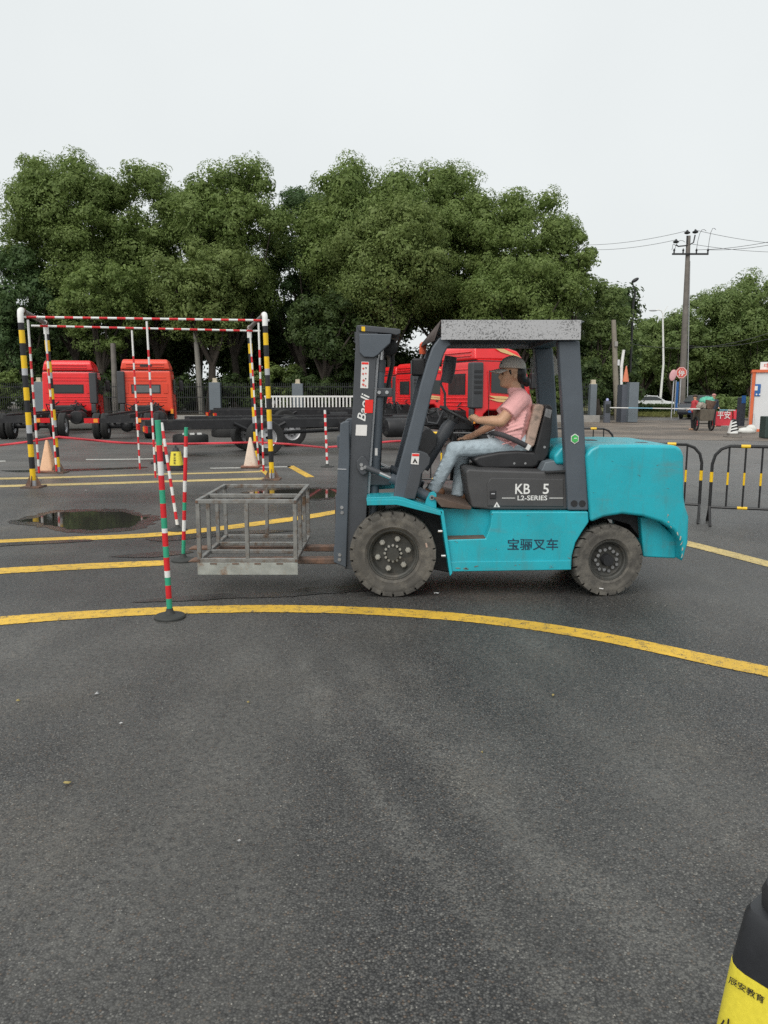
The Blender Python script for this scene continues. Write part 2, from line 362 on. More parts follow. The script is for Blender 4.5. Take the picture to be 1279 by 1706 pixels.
    far = N.new('ShaderNodeMapRange'); far.inputs['From Min'].default_value = 5.4; far.inputs['From Max'].default_value = 7.5; L.new(sx.outputs['Y'], far.inputs['Value'])
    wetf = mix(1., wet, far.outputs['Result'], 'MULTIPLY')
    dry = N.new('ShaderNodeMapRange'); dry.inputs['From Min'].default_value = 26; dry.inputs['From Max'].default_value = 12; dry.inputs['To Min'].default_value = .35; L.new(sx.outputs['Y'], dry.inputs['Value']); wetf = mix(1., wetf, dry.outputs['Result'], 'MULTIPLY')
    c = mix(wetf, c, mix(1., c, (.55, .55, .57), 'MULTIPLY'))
    L.new(c, b.inputs['Base Color'])
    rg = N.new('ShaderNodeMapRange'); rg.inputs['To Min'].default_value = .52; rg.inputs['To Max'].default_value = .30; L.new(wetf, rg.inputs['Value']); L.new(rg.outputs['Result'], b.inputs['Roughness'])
    b.inputs['Specular IOR Level'].default_value = .45
    bp = N.new('ShaderNodeBump'); bp.inputs['Strength'].default_value = .55; bp.inputs['Distance'].default_value = .004; bp.invert = True
    L.new(vo.outputs['Distance'], bp.inputs['Height']); L.new(bp.outputs['Normal'], b.inputs['Normal'])
    return m
def circ(p, q, r):
    ax, ay, bx, by, cx, cy_ = p.x, p.y, q.x, q.y, r.x, r.y; d = 2 * (ax * (by - cy_) + bx * (cy_ - ay) + cx * (ay - by))
    ux = ((ax * ax + ay * ay) * (by - cy_) + (bx * bx + by * by) * (cy_ - ay) + (cx * cx + cy_ * cy_) * (ay - by)) / d; uy = ((ax * ax + ay * ay) * (cx - bx) + (bx * bx + by * by) * (ax - cx) + (cx * cx + cy_ * cy_) * (bx - ax)) / d
    return ux, uy, math.hypot(ax - ux, ay - uy)
SCUFFS = [(*circ(G(500, 1085), G(560, 1230), G(760, 1480)), .13, .50), (*circ(G(590, 1085), G(690, 1230), G(980, 1480)), .16, .44), (*circ(G(800, 1060), G(930, 1180), G(1230, 1400)), .12, .28), (*circ(G(700, 1140), G(830, 1330), G(1150, 1640)), .18, .24)]
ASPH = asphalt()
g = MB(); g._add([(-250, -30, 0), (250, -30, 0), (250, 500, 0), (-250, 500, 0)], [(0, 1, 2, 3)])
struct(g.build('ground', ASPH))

def worn_paint(name, c, wear=.5):
    m = bpy.data.materials.new(name); m.use_nodes = True; t = m.node_tree; N = t.nodes; L = t.links; b = N['Principled BSDF']
    co = N.new('ShaderNodeTexCoord')
    n = N.new('ShaderNodeTexNoise'); n.inputs['Scale'].default_value = 1.5; n.inputs['Detail'].default_value = 5; L.new(co.outputs['Object'], n.inputs['Vector'])
    n2 = N.new('ShaderNodeTexVoronoi'); n2.inputs['Scale'].default_value = 120; L.new(co.outputs['Object'], n2.inputs['Vector'])
    n4 = N.new('ShaderNodeTexNoise'); n4.inputs['Scale'].default_value = 14; n4.inputs['Detail'].default_value = 8; n4.inputs['Roughness'].default_value = .7; L.new(co.outputs['Object'], n4.inputs['Vector'])
    r = N.new('ShaderNodeValToRGB'); e = r.color_ramp.elements; e[0].position = .3; e[0].color = (*[x * .78 for x in c], 1); e[1].position = .7; e[1].color = (*[min(1, x * 1.1) for x in c], 1)
    L.new(n.outputs['Fac'], r.inputs['Fac'])
    ad = N.new('ShaderNodeMath'); ad.operation = 'MULTIPLY_ADD'; L.new(n2.outputs['Distance'], ad.inputs[0]); ad.inputs[1].default_value = .35; L.new(n4.outputs['Fac'], ad.inputs[2])
    w = N.new('ShaderNodeValToRGB'); w.color_ramp.elements[0].position = .80 - wear * .2; w.color_ramp.elements[1].position = .98 - wear * .2; L.new(ad.outputs[0], w.inputs['Fac'])
    mi = N.new('ShaderNodeMixRGB'); L.new(w.outputs['Color'], mi.inputs['Fac']); L.new(r.outputs['Color'], mi.inputs['Color1']); mi.inputs['Color2'].default_value = (.085, .075, .055, 1)
    L.new(mi.outputs['Color'], b.inputs['Base Color']); b.inputs['Roughness'].default_value = .6
    bp = N.new('ShaderNodeBump'); bp.inputs['Strength'].default_value = .4; bp.inputs['Distance'].default_value = .003; bp.invert = True
    L.new(n2.outputs['Distance'], bp.inputs['Height']); L.new(bp.outputs['Normal'], b.inputs['Normal'])
    return m
YPAINT = worn_paint('yellow_road_paint', (.68, .42, .045), .5)
YPALE = worn_paint('pale_yellow_road_paint', (.56, .43, .17), .5)
WPAINT = worn_paint('white_road_paint', (.5, .5, .47), .6)
rj = random.Random(3)
def marking(top, bot, mat, z=.004, n=18, rag=.005):
    a = catmull([G(u, v) for u, v in top], n); c = catmull([G(u, v) for u, v in bot], n); m = MB(); vs = []
    for p, q in zip(a, c):
        p = p + Vector((0, rj.uniform(-rag, rag), z)); q = q + Vector((0, rj.uniform(-rag, rag), z)); vs += [p, q]
    m._add(vs, [(2 * i, 2 * i + 1, 2 * i + 3, 2 * i + 2) for i in range(len(a) - 1)])
    return struct(m.build('road_marking', mat))
marking([(-60, 1034), (0, 1028), (100, 1021), (250, 1013), (400, 1009), (500, 1009), (600, 1012), (700, 1017), (800, 1026), (900, 1038), (1000, 1054), (1100, 1074), (1200, 1095), (1279, 1111), (1360, 1129)],
        [(-60, 1048), (0, 1042), (100, 1034), (250, 1025), (400, 1021), (500, 1021), (600, 1024), (700, 1030), (800, 1039), (900, 1052), (1000, 1069), (1100, 1090), (1200, 1112), (1279, 1128), (1360, 1147)], YPAINT, n=26)
marking([(-60, 951), (0, 947), (80, 942.5), (160, 938.5), (275, 934)], [(-60, 960), (0, 956.5), (80, 952), (160, 948), (275, 942.5)], YPAINT)
marking([(-60, 903), (0, 899.5), (130, 894), (250, 888.5), (340, 880), (430, 869), (520, 856.5), (575, 847)], [(-60, 911), (0, 907.5), (130, 901), (250, 895), (340, 887), (430, 876), (520, 863.5), (575, 853)], YPAINT)
marking([(1080, 888), (1148, 902), (1279, 935), (1380, 962)], [(1080, 896), (1148, 911), (1279, 945), (1380, 973)], YPALE)
marking([(-40, 810), (0, 808.5), (150, 804.5), (300, 800), (452, 795.5)], [(-40, 813.5), (0, 812), (150, 808), (300, 803.2), (455, 798.8)], YPALE, rag=.003)
marking([(-40, 797), (100, 794), (250, 789.5), (360, 787), (432, 784.5)], [(-40, 800), (100, 797), (250, 792), (360, 789.2), (436, 787)], YPALE, rag=.003)
marking([(432, 783.5), (446, 795)], [(441, 783), (458, 795)], YPAINT)
marking([(477, 777), (510, 795.5)], [(489, 776), (524, 795)], YPAINT)
marking([(350, 779.6), (420, 778.4), (484, 776.6)], [(350, 781), (420, 780), (484, 778.4)], WPAINT, rag=.003)
marking([(143, 765), (200, 764.6), (275, 763.4)], [(143, 766.6), (200, 766.2), (275, 765)], WPAINT, rag=.003)
marking([(-40, 768.5), (9, 767.6)], [(-40, 770.2), (9, 769.2)], WPAINT, rag=.003)

def water():
    m = bpy.data.materials.new('puddle_water'); m.use_nodes = True; b = m.node_tree.nodes['Principled BSDF']
    b.inputs['Base Color'].default_value = (.030, .029, .026, 1); b.inputs['Roughness'].default_value = .05; b.inputs['IOR'].default_value = 1.33
    N = m.node_tree.nodes; n = N.new('ShaderNodeTexNoise'); n.inputs['Scale'].default_value = 5; bp = N.new('ShaderNodeBump'); bp.inputs['Strength'].default_value = .02
    m.node_tree.links.new(n.outputs['Fac'], bp.inputs['Height']); m.node_tree.links.new(bp.outputs['Normal'], b.inputs['Normal'])
    return m
WATER = water()
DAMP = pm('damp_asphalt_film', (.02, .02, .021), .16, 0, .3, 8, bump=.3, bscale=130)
rw = random.Random(5)
def puddle(pts, n=6, mat=None, z=.005, jit=.03):
    p = [G(u, v) for u, v in pts]; p.append(p[0]); q = catmull(p, n)[:-1]
    q = [a + Vector((rw.uniform(-jit, jit), rw.uniform(-jit, jit), z)) for a in q]
    c = sum(q, Vector()) / len(q); m = MB(); k = len(q)
    m._add(q, [tuple(range(k))]); return struct(m.build('puddle', mat or WATER))
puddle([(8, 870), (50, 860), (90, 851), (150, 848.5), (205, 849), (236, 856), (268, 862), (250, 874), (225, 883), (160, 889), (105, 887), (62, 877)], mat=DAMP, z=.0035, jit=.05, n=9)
puddle([(28, 869), (60, 863), (78, 857), (95, 854), (125, 853.5), (150, 852), (175, 853.4), (200, 853), (226, 859), (246, 863), (236, 867), (226, 873), (215, 879), (185, 880), (160, 883.5), (135, 881), (115, 882), (98, 877), (80, 875), (60, 870)], jit=.035, n=5)
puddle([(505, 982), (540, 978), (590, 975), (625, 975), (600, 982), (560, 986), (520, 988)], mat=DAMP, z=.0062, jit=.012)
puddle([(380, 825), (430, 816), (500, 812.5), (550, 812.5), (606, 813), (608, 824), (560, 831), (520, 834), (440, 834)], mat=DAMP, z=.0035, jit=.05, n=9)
puddle([(395, 824), (430, 819), (500, 815), (545, 815.5), (600, 816), (604, 822), (560, 828), (520, 831), (450, 830)], jit=.02)
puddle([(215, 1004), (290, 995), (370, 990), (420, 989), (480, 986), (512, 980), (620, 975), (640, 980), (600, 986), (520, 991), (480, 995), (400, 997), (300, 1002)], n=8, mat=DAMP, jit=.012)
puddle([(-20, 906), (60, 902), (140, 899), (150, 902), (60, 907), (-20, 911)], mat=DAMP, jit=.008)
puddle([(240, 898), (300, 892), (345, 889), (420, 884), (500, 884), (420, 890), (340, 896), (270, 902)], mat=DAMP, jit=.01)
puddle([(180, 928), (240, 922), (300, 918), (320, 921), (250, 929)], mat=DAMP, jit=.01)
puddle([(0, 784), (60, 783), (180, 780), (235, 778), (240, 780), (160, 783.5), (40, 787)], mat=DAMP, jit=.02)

# gate apron: worn paving, lighter and browner than the yard
def paving():
    m = bpy.data.materials.new('gate_paving'); m.use_nodes = True; t = m.node_tree; N = t.nodes; L = t.links; b = N['Principled BSDF']
    co = N.new('ShaderNodeTexCoord'); mp = N.new('ShaderNodeMapping'); mp.inputs['Rotation'].default_value = (0, 0, R(38)); L.new(co.outputs['Object'], mp.inputs['Vector'])
    br = N.new('ShaderNodeTexBrick'); br.inputs['Scale'].default_value = 1.6; br.inputs['Color1'].default_value = (.24, .20, .165, 1); br.inputs['Color2'].default_value = (.17, .15, .13, 1); br.inputs['Mortar'].default_value = (.09, .08, .07, 1); br.inputs['Mortar Size'].default_value = .03
    L.new(mp.outputs['Vector'], br.inputs['Vector'])
    n = N.new('ShaderNodeTexNoise'); n.inputs['Scale'].default_value = .35; n.inputs['Detail'].default_value = 7; L.new(co.outputs['Object'], n.inputs['Vector'])
    r = N.new('ShaderNodeValToRGB'); r.color_ramp.elements[0].position = .38; r.color_ramp.elements[0].color = (.55, .53, .52, 1); r.color_ramp.elements[1].position = .62; r.color_ramp.elements[1].color = (1.15, 1.1, 1.05, 1); L.new(n.outputs['Fac'], r.inputs['Fac'])
    mi = N.new('ShaderNodeMixRGB'); mi.blend_type = 'MULTIPLY'; mi.inputs['Fac'].default_value = 1; L.new(br.outputs['Color'], mi.inputs['Color1']); L.new(r.outputs['Color'], mi.inputs['Color2'])
    L.new(mi.outputs['Color'], b.inputs['Base Color']); b.inputs['Roughness'].default_value = .7
    return m
PAV = paving()
a = MB(); a._add([(5.2, 31.5, .006), (12, 28.5, .006), (22, 25.5, .006), (45, 24, .006), (45, 50.5, .006), (13.5, 50.5, .006), (5.2, 46, .006)], [tuple(range(7))])
struct(a.build('pavement', PAV))
a = MB(); a._add([(16.5, 50.5, .007), (45, 50.5, .007), (60, 62, .007), (10, 62, .007)], [(0, 1, 2, 3)])
struct(a.build('road', pm('wet_road', (.115, .105, .10), .4, 0, .25, .6)))
# raised planting bed with kerb along the yard's far edge
SOIL = pm('leaf_litter_soil', (.055, .045, .032), .95, 0, .4, 2)
a = MB(); a._add([(-60, 47.2, .4), (13.0, 47.2, .4), (13.0, 110, .4), (-60, 110, .4)], [(0, 1, 2, 3)]); struct(a.build('planting_bed', SOIL))
a = MB().bx(-60, 13.1, 47.0, 47.2, 0, .42); struct(a.build('kerb', CONC, bevel=.02))
GRASS = pm('verge_grass_soil', (.12, .12, .045), .95, 0, .35, 2)
e = [Vector((19.5, 58.5, .12)), Vector((23.5, 55.6, .12)), Vector((32, 56, .12)), Vector((60, 64, .12)), Vector((90, 110, .12)), Vector((18, 110, .12)), Vector((17.5, 64, .12))]
a = MB(); a.prism([p - Vector((0, 0, .12)) for p in e], (0, 0, .13)); struct(a.build('grass_verge', GRASS))
# ------------------------------------------------------------------ trees
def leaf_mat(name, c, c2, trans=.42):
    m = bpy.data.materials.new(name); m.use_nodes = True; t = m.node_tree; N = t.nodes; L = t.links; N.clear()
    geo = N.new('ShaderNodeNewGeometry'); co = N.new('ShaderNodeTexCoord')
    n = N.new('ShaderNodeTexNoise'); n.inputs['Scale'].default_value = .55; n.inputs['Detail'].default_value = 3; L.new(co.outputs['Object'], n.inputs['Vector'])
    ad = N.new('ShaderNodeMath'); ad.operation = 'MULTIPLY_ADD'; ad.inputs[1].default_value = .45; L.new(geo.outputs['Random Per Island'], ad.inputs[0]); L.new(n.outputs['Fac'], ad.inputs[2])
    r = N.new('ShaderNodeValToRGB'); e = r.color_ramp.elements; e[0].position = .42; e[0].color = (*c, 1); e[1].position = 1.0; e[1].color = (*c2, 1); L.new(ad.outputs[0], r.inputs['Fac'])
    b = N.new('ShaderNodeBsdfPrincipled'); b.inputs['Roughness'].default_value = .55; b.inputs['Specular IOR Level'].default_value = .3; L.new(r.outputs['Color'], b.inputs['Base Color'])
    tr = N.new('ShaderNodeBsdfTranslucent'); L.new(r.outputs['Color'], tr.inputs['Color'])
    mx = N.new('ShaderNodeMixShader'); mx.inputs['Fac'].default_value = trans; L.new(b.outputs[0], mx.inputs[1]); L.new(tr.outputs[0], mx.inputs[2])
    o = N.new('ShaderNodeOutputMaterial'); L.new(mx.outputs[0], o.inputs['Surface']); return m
LEAFS = {
 'mid': leaf_mat('camphor_leaves', (.134, .200, .052), (.222, .292, .090)),
 'light': leaf_mat('pale_camphor_leaves', (.135, .190, .052), (.228, .290, .094)),
 'dark': leaf_mat('dark_leaves', (.060, .115, .042), (.115, .180, .065)),
 'far': leaf_mat('yellow_green_leaves', (.130, .198, .060), (.230, .300, .105)),
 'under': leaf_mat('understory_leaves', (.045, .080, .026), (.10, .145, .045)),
}
def leaves_mesh(name, cen, nor, size, rng):
    """diamond leaves: cen (N,3), nor (N,3), size (N,)"""
    n = len(cen); up = rng.normal(size=(n, 3)); t = np.cross(nor, up); t /= np.linalg.norm(t, axis=1)[:, None] + 1e-9; b = np.cross(nor, t)
    s = size[:, None]; bend = nor * (s * .22)
    v = np.stack([cen - t * s - bend, cen + b * s * .55, cen + t * s - bend, cen - b * s * .55], 1).reshape(-1, 3)
    me = bpy.data.meshes.new(name); me.vertices.add(4 * n); me.vertices.foreach_set('co', v.astype(np.float32).ravel())
    me.loops.add(4 * n); me.loops.foreach_set('vertex_index', np.arange(4 * n, dtype=np.int32)); me.polygons.add(n)
    me.polygons.foreach_set('loop_start', np.arange(0, 4 * n, 4, dtype=np.int32)); me.polygons.foreach_set('loop_total', np.full(n, 4, np.int32))
    me.update(); return me
def unit(n, rng):
    d = rng.normal(size=(n, 3)); return d / np.linalg.norm(d, axis=1)[:, None]
def crown_points(lobes, dens, leaf, rng, inner=.22):
    """each lobe is a cauliflower of small puffs carrying leaves, over a sparser inner layer of larger leaves"""
    C, Nn, S = [], [], []
    for (c, r) in lobes:
        c = np.array(c); r = np.array(r); k = int(dens * (r[0] * r[2]) * 12); ns = max(7, int(11 * r[0] * r[2] + 4))
        sd = unit(ns, rng); sc_ = c + sd * r * rng.uniform(.62, .86, ns)[:, None]; sr = rng.uniform(.30, .46, ns) * r.mean()
        ki = int(k * inner); ko = k - ki
        pick = rng.integers(0, ns, ko); d = unit(ko, rng); d = np.where((np.sum(d * sd[pick], 1) < -.35)[:, None], -d, d)
        p = sc_[pick] + d * (sr[pick] * (1 - np.abs(rng.normal(0, .13, ko))))[:, None] * np.array([1.12, 1.12, .92])
        nn = d * .85 + sd[pick] * .35 + np.array([0, 0, .35]) + rng.normal(0, .30, (ko, 3)); C.append(p); Nn.append(nn); S.append(leaf * rng.uniform(.6, 1.25, ko))
        d = unit(ki, rng); C.append(c + d * r * rng.uniform(.35, .72, ki)[:, None]); Nn.append(d + rng.normal(0, .25, (ki, 3))); S.append(leaf * rng.uniform(1.6, 2.6, ki))
    C, Nn, S = np.concatenate(C), np.concatenate(Nn), np.concatenate(S)
    return C, Nn / np.linalg.norm(Nn, axis=1)[:, None], S
def make_tree(u, vtop, hw, Y, vbase, kind, label, seed, base_z=.4, dens=30, leaf=.125, nl=46, lean=0, group='trees behind the fence', trunk_r=.26, name='tree'):
    rng = np.random.default_rng(seed); rr = random.Random(seed)
    top = W(u, vtop, Y).z; bot = W(u, vbase, Y).z; x = W(u, 600, Y).x; a = hw / FPX * Y
    cz = bot + (top - bot) * .48; hh = (top - bot) * .52
    t = thing(name, (x, Y, base_z), label, 'tree', group)
    lobes = []; tries = 0
    while len(lobes) < nl and tries < 4000:
        tries += 1
        d = np.array(unit(1, rng)[0]); q = rr.uniform(.62, .86) if len(lobes) < nl * .8 else rr.uniform(.1, .5)
        if d[1] > .75: continue
        taper = 1.0 - .28 * max(0, -d[2])
        lr = a * rr.uniform(.20, .34); lr = min(max(lr, .7), 1.7)
        wide = 1.0 + .22 * max(0, d[2]) * abs(d[2]); p = np.array([d[0] * a * q * taper * wide, d[1] * a * q * taper * .9, d[2] * hh * q])
        if p[2] + lr * .8 > hh * 1.0 - .0: p[2] = hh - lr * .8 - rr.uniform(0, .4)
        if any(np.linalg.norm(p - np.array(l[2])) < .52 * (lr + l[1][0]) * .72 for l in lobes): continue
        lobes.append((tuple(p + np.array([x, Y, cz])), (lr * rr.uniform(1, 1.25), lr * 1.1, lr * rr.uniform(.72, .95)), tuple(p)))
    cen, nor, size = crown_points([(l[0], l[1]) for l in lobes], dens, leaf, rng)
    me = leaves_mesh('crown', cen - np.array([x, Y, base_z]), nor, size, rng); me.materials.append(LEAFS[kind])
    o = bpy.data.objects.new('crown', me); col.objects.link(o); o.parent = t
    m = MB(); B = Vector((x, Y, base_z)); fork = Vector((x + rr.uniform(-.4, .4), Y + rr.uniform(-.3, .3), base_z + max(1.2, (bot - base_z) * .75)))
    m.sweep([B - Vector((0, 0, .2)), B + (fork - B) * .5 + Vector((rr.uniform(-.2, .2), 0, 0)), fork], [trunk_r * 1.35, trunk_r, trunk_r * .85], 9)
    big = sorted(lobes, key=lambda l: -l[1][0])[:11]
    for l in big:
        e = Vector(l[0]); mid = fork.lerp(e, .5) + Vector((rr.uniform(-.5, .5), rr.uniform(-.4, .4), -.1 * (e - fork).length + rr.uniform(0, .5)))
        m.sweep([fork - Vector((0, 0, .3)), fork.lerp(mid, .5) + Vector((0, 0, -.1)), mid, e], [trunk_r * .62, trunk_r * .45, trunk_r * .3, trunk_r * .1], 6)
    m.build('trunk', BARK, t)
    return t
TREES = [
 (128, 240, 112, 56, 560, 'mid', 'tall domed green tree at the left end of the main row', 56, .13),
 (262, 262, 92, 57, 560, 'mid', 'green tree whose lower crown rises second from left in the row', 40, .13),
 (398, 247, 98, 55, 560, 'mid', 'tall tree with tapered clumps left of the dip in the treeline', 52, .13),
 (512, 296, 74, 58, 575, 'dark', 'dark bluish green tree filling the dip in the treeline', 36, .13),
 (612, 252, 112, 55, 560, 'mid', 'tallest domed tree right of the dip in the treeline', 56, .13),
 (738, 272, 108, 57, 560, 'mid', 'broad round green tree above the forklift roof', 52, .13),
 (862, 308, 100, 55, 565, 'mid', 'green tree on the right shoulder of the main row', 50, .13),
 (936, 332, 58, 54, 575, 'mid', 'narrow tree forming the steep right edge of the main row', 36, .13),
 (1000, 452, 44, 56, 650, 'far', 'shorter yellow green tree at the right end of the row by the street lamp', 34, .12),
 (42, 400, 74, 54, 620, 'dark', 'low dark leafy tree at the far left edge behind the portal frame', 40, .13),
 (345, 395, 92, 51, 575, 'light', 'pale yellowish green tree in front of the row above the second red truck', 40, .12),
 (175, 420, 78, 52, 590, 'mid', 'lower front tree above the left red truck cab', 34, .12),
 (650, 330, 108, 51.5, 560, 'light', 'pale green tree in front of the row above the forklift mast', 48, .12),
 (860, 420, 98, 51.5, 600, 'mid', 'lower front tree above the back of the forklift roof', 42, .12),
 (545, 480, 72, 51, 605, 'under', 'low dark tree behind the white railing', 30, .12),
 (205, 276, 66, 60, 560, 'mid', 'crown closing the gap between the two leftmost trees from behind', 30, .13),
 (330, 274, 66, 60, 560, 'mid', 'crown showing behind the third dome of the treeline', 30, .13),
 (492, 306, 62, 61, 570, 'mid', 'crown rising just behind the dark tree in the dip', 28, .13),
 (560, 290, 60, 60, 570, 'mid', 'crown behind the left flank of the tallest dome', 28, .13),
 (-46, 300, 52, 56, 560, 'dark', 'dark tree whose twigs reach in at the left picture edge', 26, .13),
]
for i, (u, vt, hw, Y, vb, k, lab, nl, lf) in enumerate(TREES):
    make_tree(u, vt, hw, Y, vb, k, lab, 100 + i, nl=int(nl * 1.25), leaf=lf * .66, dens=58)
FAR = [(1052, 545, 30, 78, 640, 'far', 'small tree behind the dark street lamp by the gate'),
       (1075, 520, 46, 84, 640, 'far', 'small rounded tree between the two lamp posts across the road'),
       (1125, 505, 52, 80, 645, 'far', 'yellow green tree directly behind the utility pole'),
       (1185, 478, 66, 82, 650, 'far', 'large spreading tree right of the utility pole'),
       (1258, 446, 82, 80, 650, 'far', 'tallest tree at the right picture edge'),
       (1330, 440, 70, 86, 650, 'far', 'tree cut off by the right picture edge')]
for i, (u, vt, hw, Y, vb, k, lab) in enumerate(FAR):
    make_tree(u, vt, hw, Y, vb, k, lab, 200 + i, base_z=.1, nl=52, leaf=.115, dens=36, group='trees across the road', trunk_r=.22)
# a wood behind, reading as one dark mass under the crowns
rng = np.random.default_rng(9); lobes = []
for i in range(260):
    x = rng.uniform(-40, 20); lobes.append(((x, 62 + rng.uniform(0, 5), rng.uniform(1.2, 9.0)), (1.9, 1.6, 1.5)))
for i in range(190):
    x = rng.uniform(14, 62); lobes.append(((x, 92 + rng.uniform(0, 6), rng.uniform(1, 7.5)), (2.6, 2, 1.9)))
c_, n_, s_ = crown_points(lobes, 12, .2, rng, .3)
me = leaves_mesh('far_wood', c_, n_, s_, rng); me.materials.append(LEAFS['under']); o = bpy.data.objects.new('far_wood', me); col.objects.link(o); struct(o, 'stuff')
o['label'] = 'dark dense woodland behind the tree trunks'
# understory shrubs along the fence
SHR = [(-10, 52, 2.6), (70, 51.5, 2.2), (150, 52, 2.4), (228, 51, 2.0), (300, 52.5, 2.6), (385, 51.5, 2.3), (455, 52, 2.9), (520, 51, 2.4), (590, 52, 2.8), (660, 51.4, 2.4), (735, 52.2, 2.7), (815, 51.5, 2.4), (900, 52, 3.0), (965, 51.5, 3.2), (1030, 57, 3.0)]
where = ['at the left edge behind the fence', 'behind the left portal post', 'behind the left red truck cab', 'between the two left red cabs', 'just right of the second red cab', 'left of the right portal post', 'behind the left end of the white railing', 'behind the middle of the white railing',
         'behind the right end of the white railing', 'behind the forklift mast', 'behind the steering wheel', 'behind the driver', 'behind the rear roof pillar of the forklift', 'behind the grey gate pillar', 'beside the concrete lamp pole by the gate']
for i, (u, Y, h) in enumerate(SHR):
    rng = np.random.default_rng(300 + i); x = W(u, 650, Y).x; t = thing('shrub', (x, Y, .4), 'dark understory shrub ' + where[i], 'shrub', 'shrubs along the fence')
    lb = [((rng.uniform(-1.2, 1.2), rng.uniform(-.5, .5), rng.uniform(.4, h)), (.75, .6, .6)) for _ in range(13)]
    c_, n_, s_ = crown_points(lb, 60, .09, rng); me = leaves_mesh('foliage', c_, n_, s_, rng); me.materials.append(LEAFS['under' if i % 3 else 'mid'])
    o = bpy.data.objects.new('foliage', me); col.objects.link(o); o.parent = t
    m = MB()
    for k in range(4): m.tube((x + .1 * k - .2, Y, .35), (x + rng.uniform(-.9, .9), Y + rng.uniform(-.3, .3), .4 + h * .7), .035, .012, 6)
    m.build('stem', BARK, t)
# ------------------------------------------------------------------ fence, gate, poles, road side
FM = pm('fence_black', (.016, .018, .02), .6, 0, .2, 3)
def fence(x0, x1, Y, label):
    t = thing('metal_fence', ((x0 + x1) / 2, Y, .4), label, 'fence', 'dark metal fences')
    for z in (.62, 1.5, 2.15): MB().bx(x0, x1, Y - .02, Y + .02, z - .025, z + .025).build('rail', FM, t)
    m = MB(); x = x0
    while x < x1:
        m.bx(x - .013, x + .013, Y - .045, Y - .021, .42, 2.4); x += .13
    struct(m.build('bars', FM, t), 'stuff')
def pillar(u0, u1, vt, vb, Y, label, name='gate_pillar', capped=True, depth=.55, mats=(GPILL, GPILLD)):
    a, b = W(u0, vb, Y), W(u1, vt, Y); z0 = max(0., a.z)
    t = thing(name, ((a.x + b.x) / 2, Y + depth / 2, z0), label, 'pillar', 'grey clad pillars')
    MB().bx(a.x, b.x, Y, Y + depth, z0, b.z).build('shaft', mats[0], t, bevel=.015, seg=1)
    if capped:
        cx = (a.x + b.x) / 2; MB().bx(cx - .17, cx + .17, Y + .1, Y + .45, b.z, b.z + .05).bx(cx - .13, cx + .13, Y + .14, Y + .41, b.z + .05, b.z + .27).build('cap_lamp', pm('cap_lamp_glass', (.5, .44, .33), .4), t)
    return t
FX = [W(u, 650, 49).x for u in (-60, 62, 357, 497, 640, 800, 985)]
fence(-34, FX[1] - .3, 49.2, 'dark metal railing fence left of the leftmost grey pillar'); fence(FX[1] + .3, FX[2] - .3, 49.2, 'dark metal railing fence behind the two red cabs seen from the rear')
fence(FX[2] + .3, FX[3] - .3, 49.2, 'dark metal railing fence right of the leaning concrete pole'); fence(FX[3] + .3, FX[5], 49.2, 'dark metal railing fence behind the forklift mast and red cabs')
fence(W(945, 650, 49).x, W(983, 650, 49).x, 49.2, 'short dark fence panel left of the gate pillar')
pillar(56, 72, 636, 690, 48.9, 'grey fence pillar left of the leftmost red truck cab', 'fence_pillar')
pillar(349, 366, 637, 690, 48.9, 'grey fence pillar right of the leaning concrete pole', 'fence_pillar')
pillar(487, 504, 639, 690, 48.9, 'grey fence pillar above the white railing', 'fence_pillar')
pillar(982, 995, 640, 702, 48.0, 'slim grey gate pillar with a lamp cap right of the forklift')
p = pillar(1046, 1065, 637, 703.5, 46.5, 'wide grey slab at the gate where the barrier boom starts', capped=False, depth=.9)
a = W(1037, 640, 46.9); b = W(1046, 700, 46.9); MB().bx(a.x, b.x - .004, 46.9, 47.9, 0, a.z - .02).build('side_slab', GPILLD, p)
# white guard railing
rx0, rx1, Yr = W(440, 660, 47.6).x, W(600, 660, 47.6).x, 47.6
t = thing('guard_railing', ((rx0 + rx1) / 2, Yr, .4), 'white metal guard railing with upright bars behind the long truck chassis', 'railing')
zt = W(500, 660.5, Yr).z; zb = .52
for z in (zt, zb): MB().bx(rx0, rx1, Yr - .03, Yr + .03, z - .05, z + .05).build('rail', WHT, t)
src = None; k = 0; x = rx0 + .1
while x < rx1:
    if src is None: src = MB().bx(x - .045, x + .045, Yr - .02, Yr + .02, zb + .05, zt - .05).build('bar', WHT, t); bx0 = x
    else: q = src.copy(); col.objects.link(q); q.location.x = x - bx0
    x += .215
# gate hut seen through the forklift's rear window gap
t = thing('gate_hut', (W(925, 690, 56).x, 57, 0), 'dark framed gate hut with glass panels seen behind the driver seat', 'hut')
def hx(u): return W(u, 650, 56).x
def hz(v): return W(920, v, 56).z
MB().bx(hx(895), hx(952), 56.2, 59, hz(632), hz(590)).build('upper_wall', pm('pale_wall', (.55, .54, .50), .7), t)
MB().bx(hx(893), hx(954), 56.0, 59.1, hz(636), hz(629)).build('canopy', LBLUE, t)
for u in (898, 918, 941): MB().bx(hx(u), hx(u + 4), 56.05, 56.25, 0, hz(636)).build('post', GPILLD, t)
for u in (903, 923): 
    q = MB().bx(hx(u), hx(u + 17), 56.15, 56.2, hz(674), hz(641)).build('glass_pane', GLASSG, t)
    if u == 923: MB().bx(hx(u + 4), hx(u + 9), 56.12, 56.14, hz(668), hz(645)).build('red_notice', SIGNP, q)
MB().bx(hx(903), hx(940), 56.12, 56.2, hz(700), hz(677)).build('lower_panel', pm('faded_green_panel', (.25, .33, .29), .6), t)
MB().bx(hx(926), hx(938), 56.08, 56.115, hz(698), hz(679)).build('poster', SIGNP, t)
